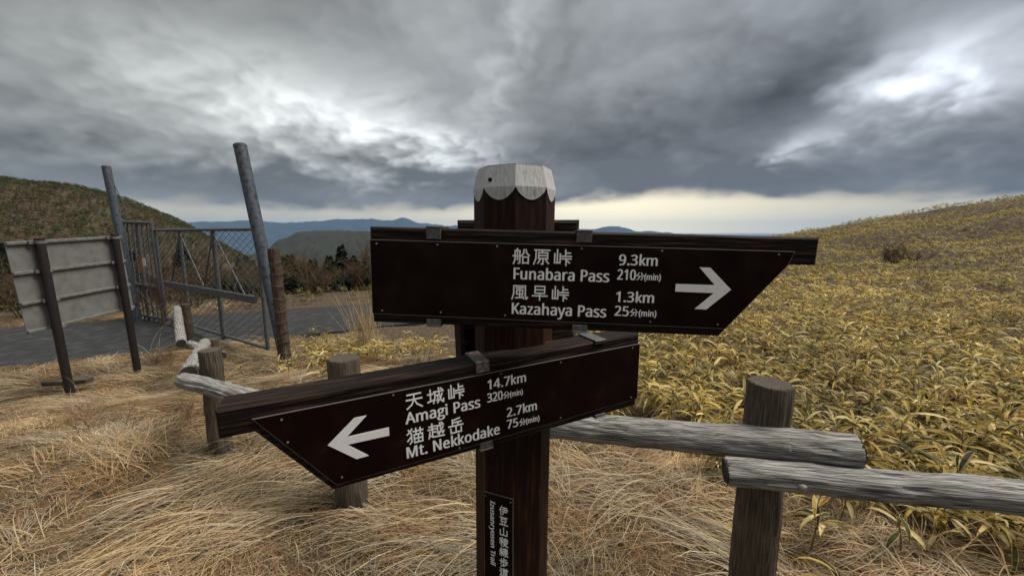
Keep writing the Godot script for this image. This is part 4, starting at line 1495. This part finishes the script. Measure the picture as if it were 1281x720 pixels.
# ---------------------------------------------------------------- scene
func _ready() -> void:
	rng.seed = 20240117
	bump = noise(1.0, 3, 3)
	swirl = noise(0.55, 2, 8)
	crack = noise(0.5, 2, 19)

	var cam := Camera3D.new()
	cam.name = "camera"
	cam.fov = 73.63
	cam.near = 0.05
	cam.far = 30000.0
	add_child(cam)
	cam.position = Vector3(0, EYE, 0)
	cam.rotation_degrees = Vector3(-8.05, 0, 0)
	cam.current = true

	var env := Environment.new()
	env.background_mode = Environment.BG_SKY
	var sky := Sky.new()
	var pan := PanoramaSkyMaterial.new()
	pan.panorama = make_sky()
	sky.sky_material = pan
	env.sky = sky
	env.tonemap_mode = Environment.TONE_MAPPER_LINEAR
	env.tonemap_exposure = 2.8
	env.sdfgi_enabled = true
	env.ssao_enabled = true
	env.ssil_enabled = true
	env.fog_enabled = true
	env.fog_density = 0.00007
	env.fog_light_color = Color(0.55, 0.76, 1.0)
	var we := WorldEnvironment.new()
	we.name = "world"
	we.environment = env
	add_child(we)

	var sun := DirectionalLight3D.new()
	sun.name = "sun"
	sun.light_energy = 0.5
	sun.light_angular_distance = 30.0
	sun.light_color = Color(1.0, 0.97, 0.92)
	sun.shadow_enabled = true
	add_child(sun)
	sun.rotation = Vector3(deg_to_rad(-62.0), deg_to_rad(180.0 - 85.0), 0)

	make_materials()
	var face := SystemFont.new()
	face.font_names = PackedStringArray(["Droid Sans"])
	face.font_weight = 400
	type_face = face

	# setting
	make_ground()
	make_road()
	ridge("mountain_range", 7000.0, 1700.0, -62.0, 30.0, [[-62.0, 0.9], [-52.0, 1.2], [-41.6, 1.5], [-40.0, 1.26], [-34.6, 1.5], [-30.9, 1.3], [-26.9, 1.62], [-23.4, 1.92], [-19.9, 1.97], [-17.4, 1.75], [-15.7, 2.25], [-13.2, 1.5], [-9.4, 1.15], [0.0, 0.8], [5.8, 0.7], [11.0, 0.6], [15.1, 1.0], [18.2, 0.35], [24.0, 0.0], [30.0, -0.4]], -500.0, 75.0, 61, M.far_wood)
	ridge("wooded_hill", 850.0, 300.0, -40.0, 14.0, [[-40.0, -3.2], [-33.0, -2.4], [-30.7, -0.6], [-28.6, 0.2], [-26.1, 0.42], [-21.7, 0.33], [-14.0, 0.25], [-9.0, -0.2], [-2.0, -1.0], [14.0, -3.0]], -120.0, 9.0, 67, M.wooded)

	# things
	make_guide_post()
	make_fence()
	make_gate()
	make_old_post()
	make_road_sign()
	make_shrubs()
	make_straw()
	make_sasa()
	for p in [["thin dead weed stems in the dry grass in front of the road sign", -2.85, 2.55, 0.42], ["dead weed stems between road sign and fence", -2.35, 2.62, 0.34], ["pale dead weed stems at the edge of the dry grass by the road", -4.6, 4.9, 0.4], ["reddish dead climber tangled at the meeting gate leaves", -6.25, 6.75, 1.15]]:
		var wd := thing("dead_weed", p[0], "dead weed", Vector3(p[1], height(p[1], p[2]), -p[2]))
		part("stems", twig_shape(p[3], 3 if p[3] < 1.0 else 6, 0.9, Color(0.3, 0.2, 0.12) if p[3] < 1.0 else Color(0.11, 0.066, 0.045)), M.twig, wd)
	tall_tuft("tall dry plume grass standing upright at the road edge beside the upper board", -1.98, 5.15, 0.95, 130)
	for p in [["bamboo plant with drooping leaves under the bolted rail joint", 1.02, 1.42, 0.22, 8], ["low bamboo plant nearest the bottom of the picture at the fence post", 1.18, 1.22, 0.16, 6], ["small bamboo plant below the rail between fence post and picture edge", 1.30, 1.50, 0.2, 7], ["bamboo plant close under the rail near the picture edge", 1.62, 1.42, 0.2, 7]]:
		sasa_plant(p[0], p[1], p[2], p[3], p[4])
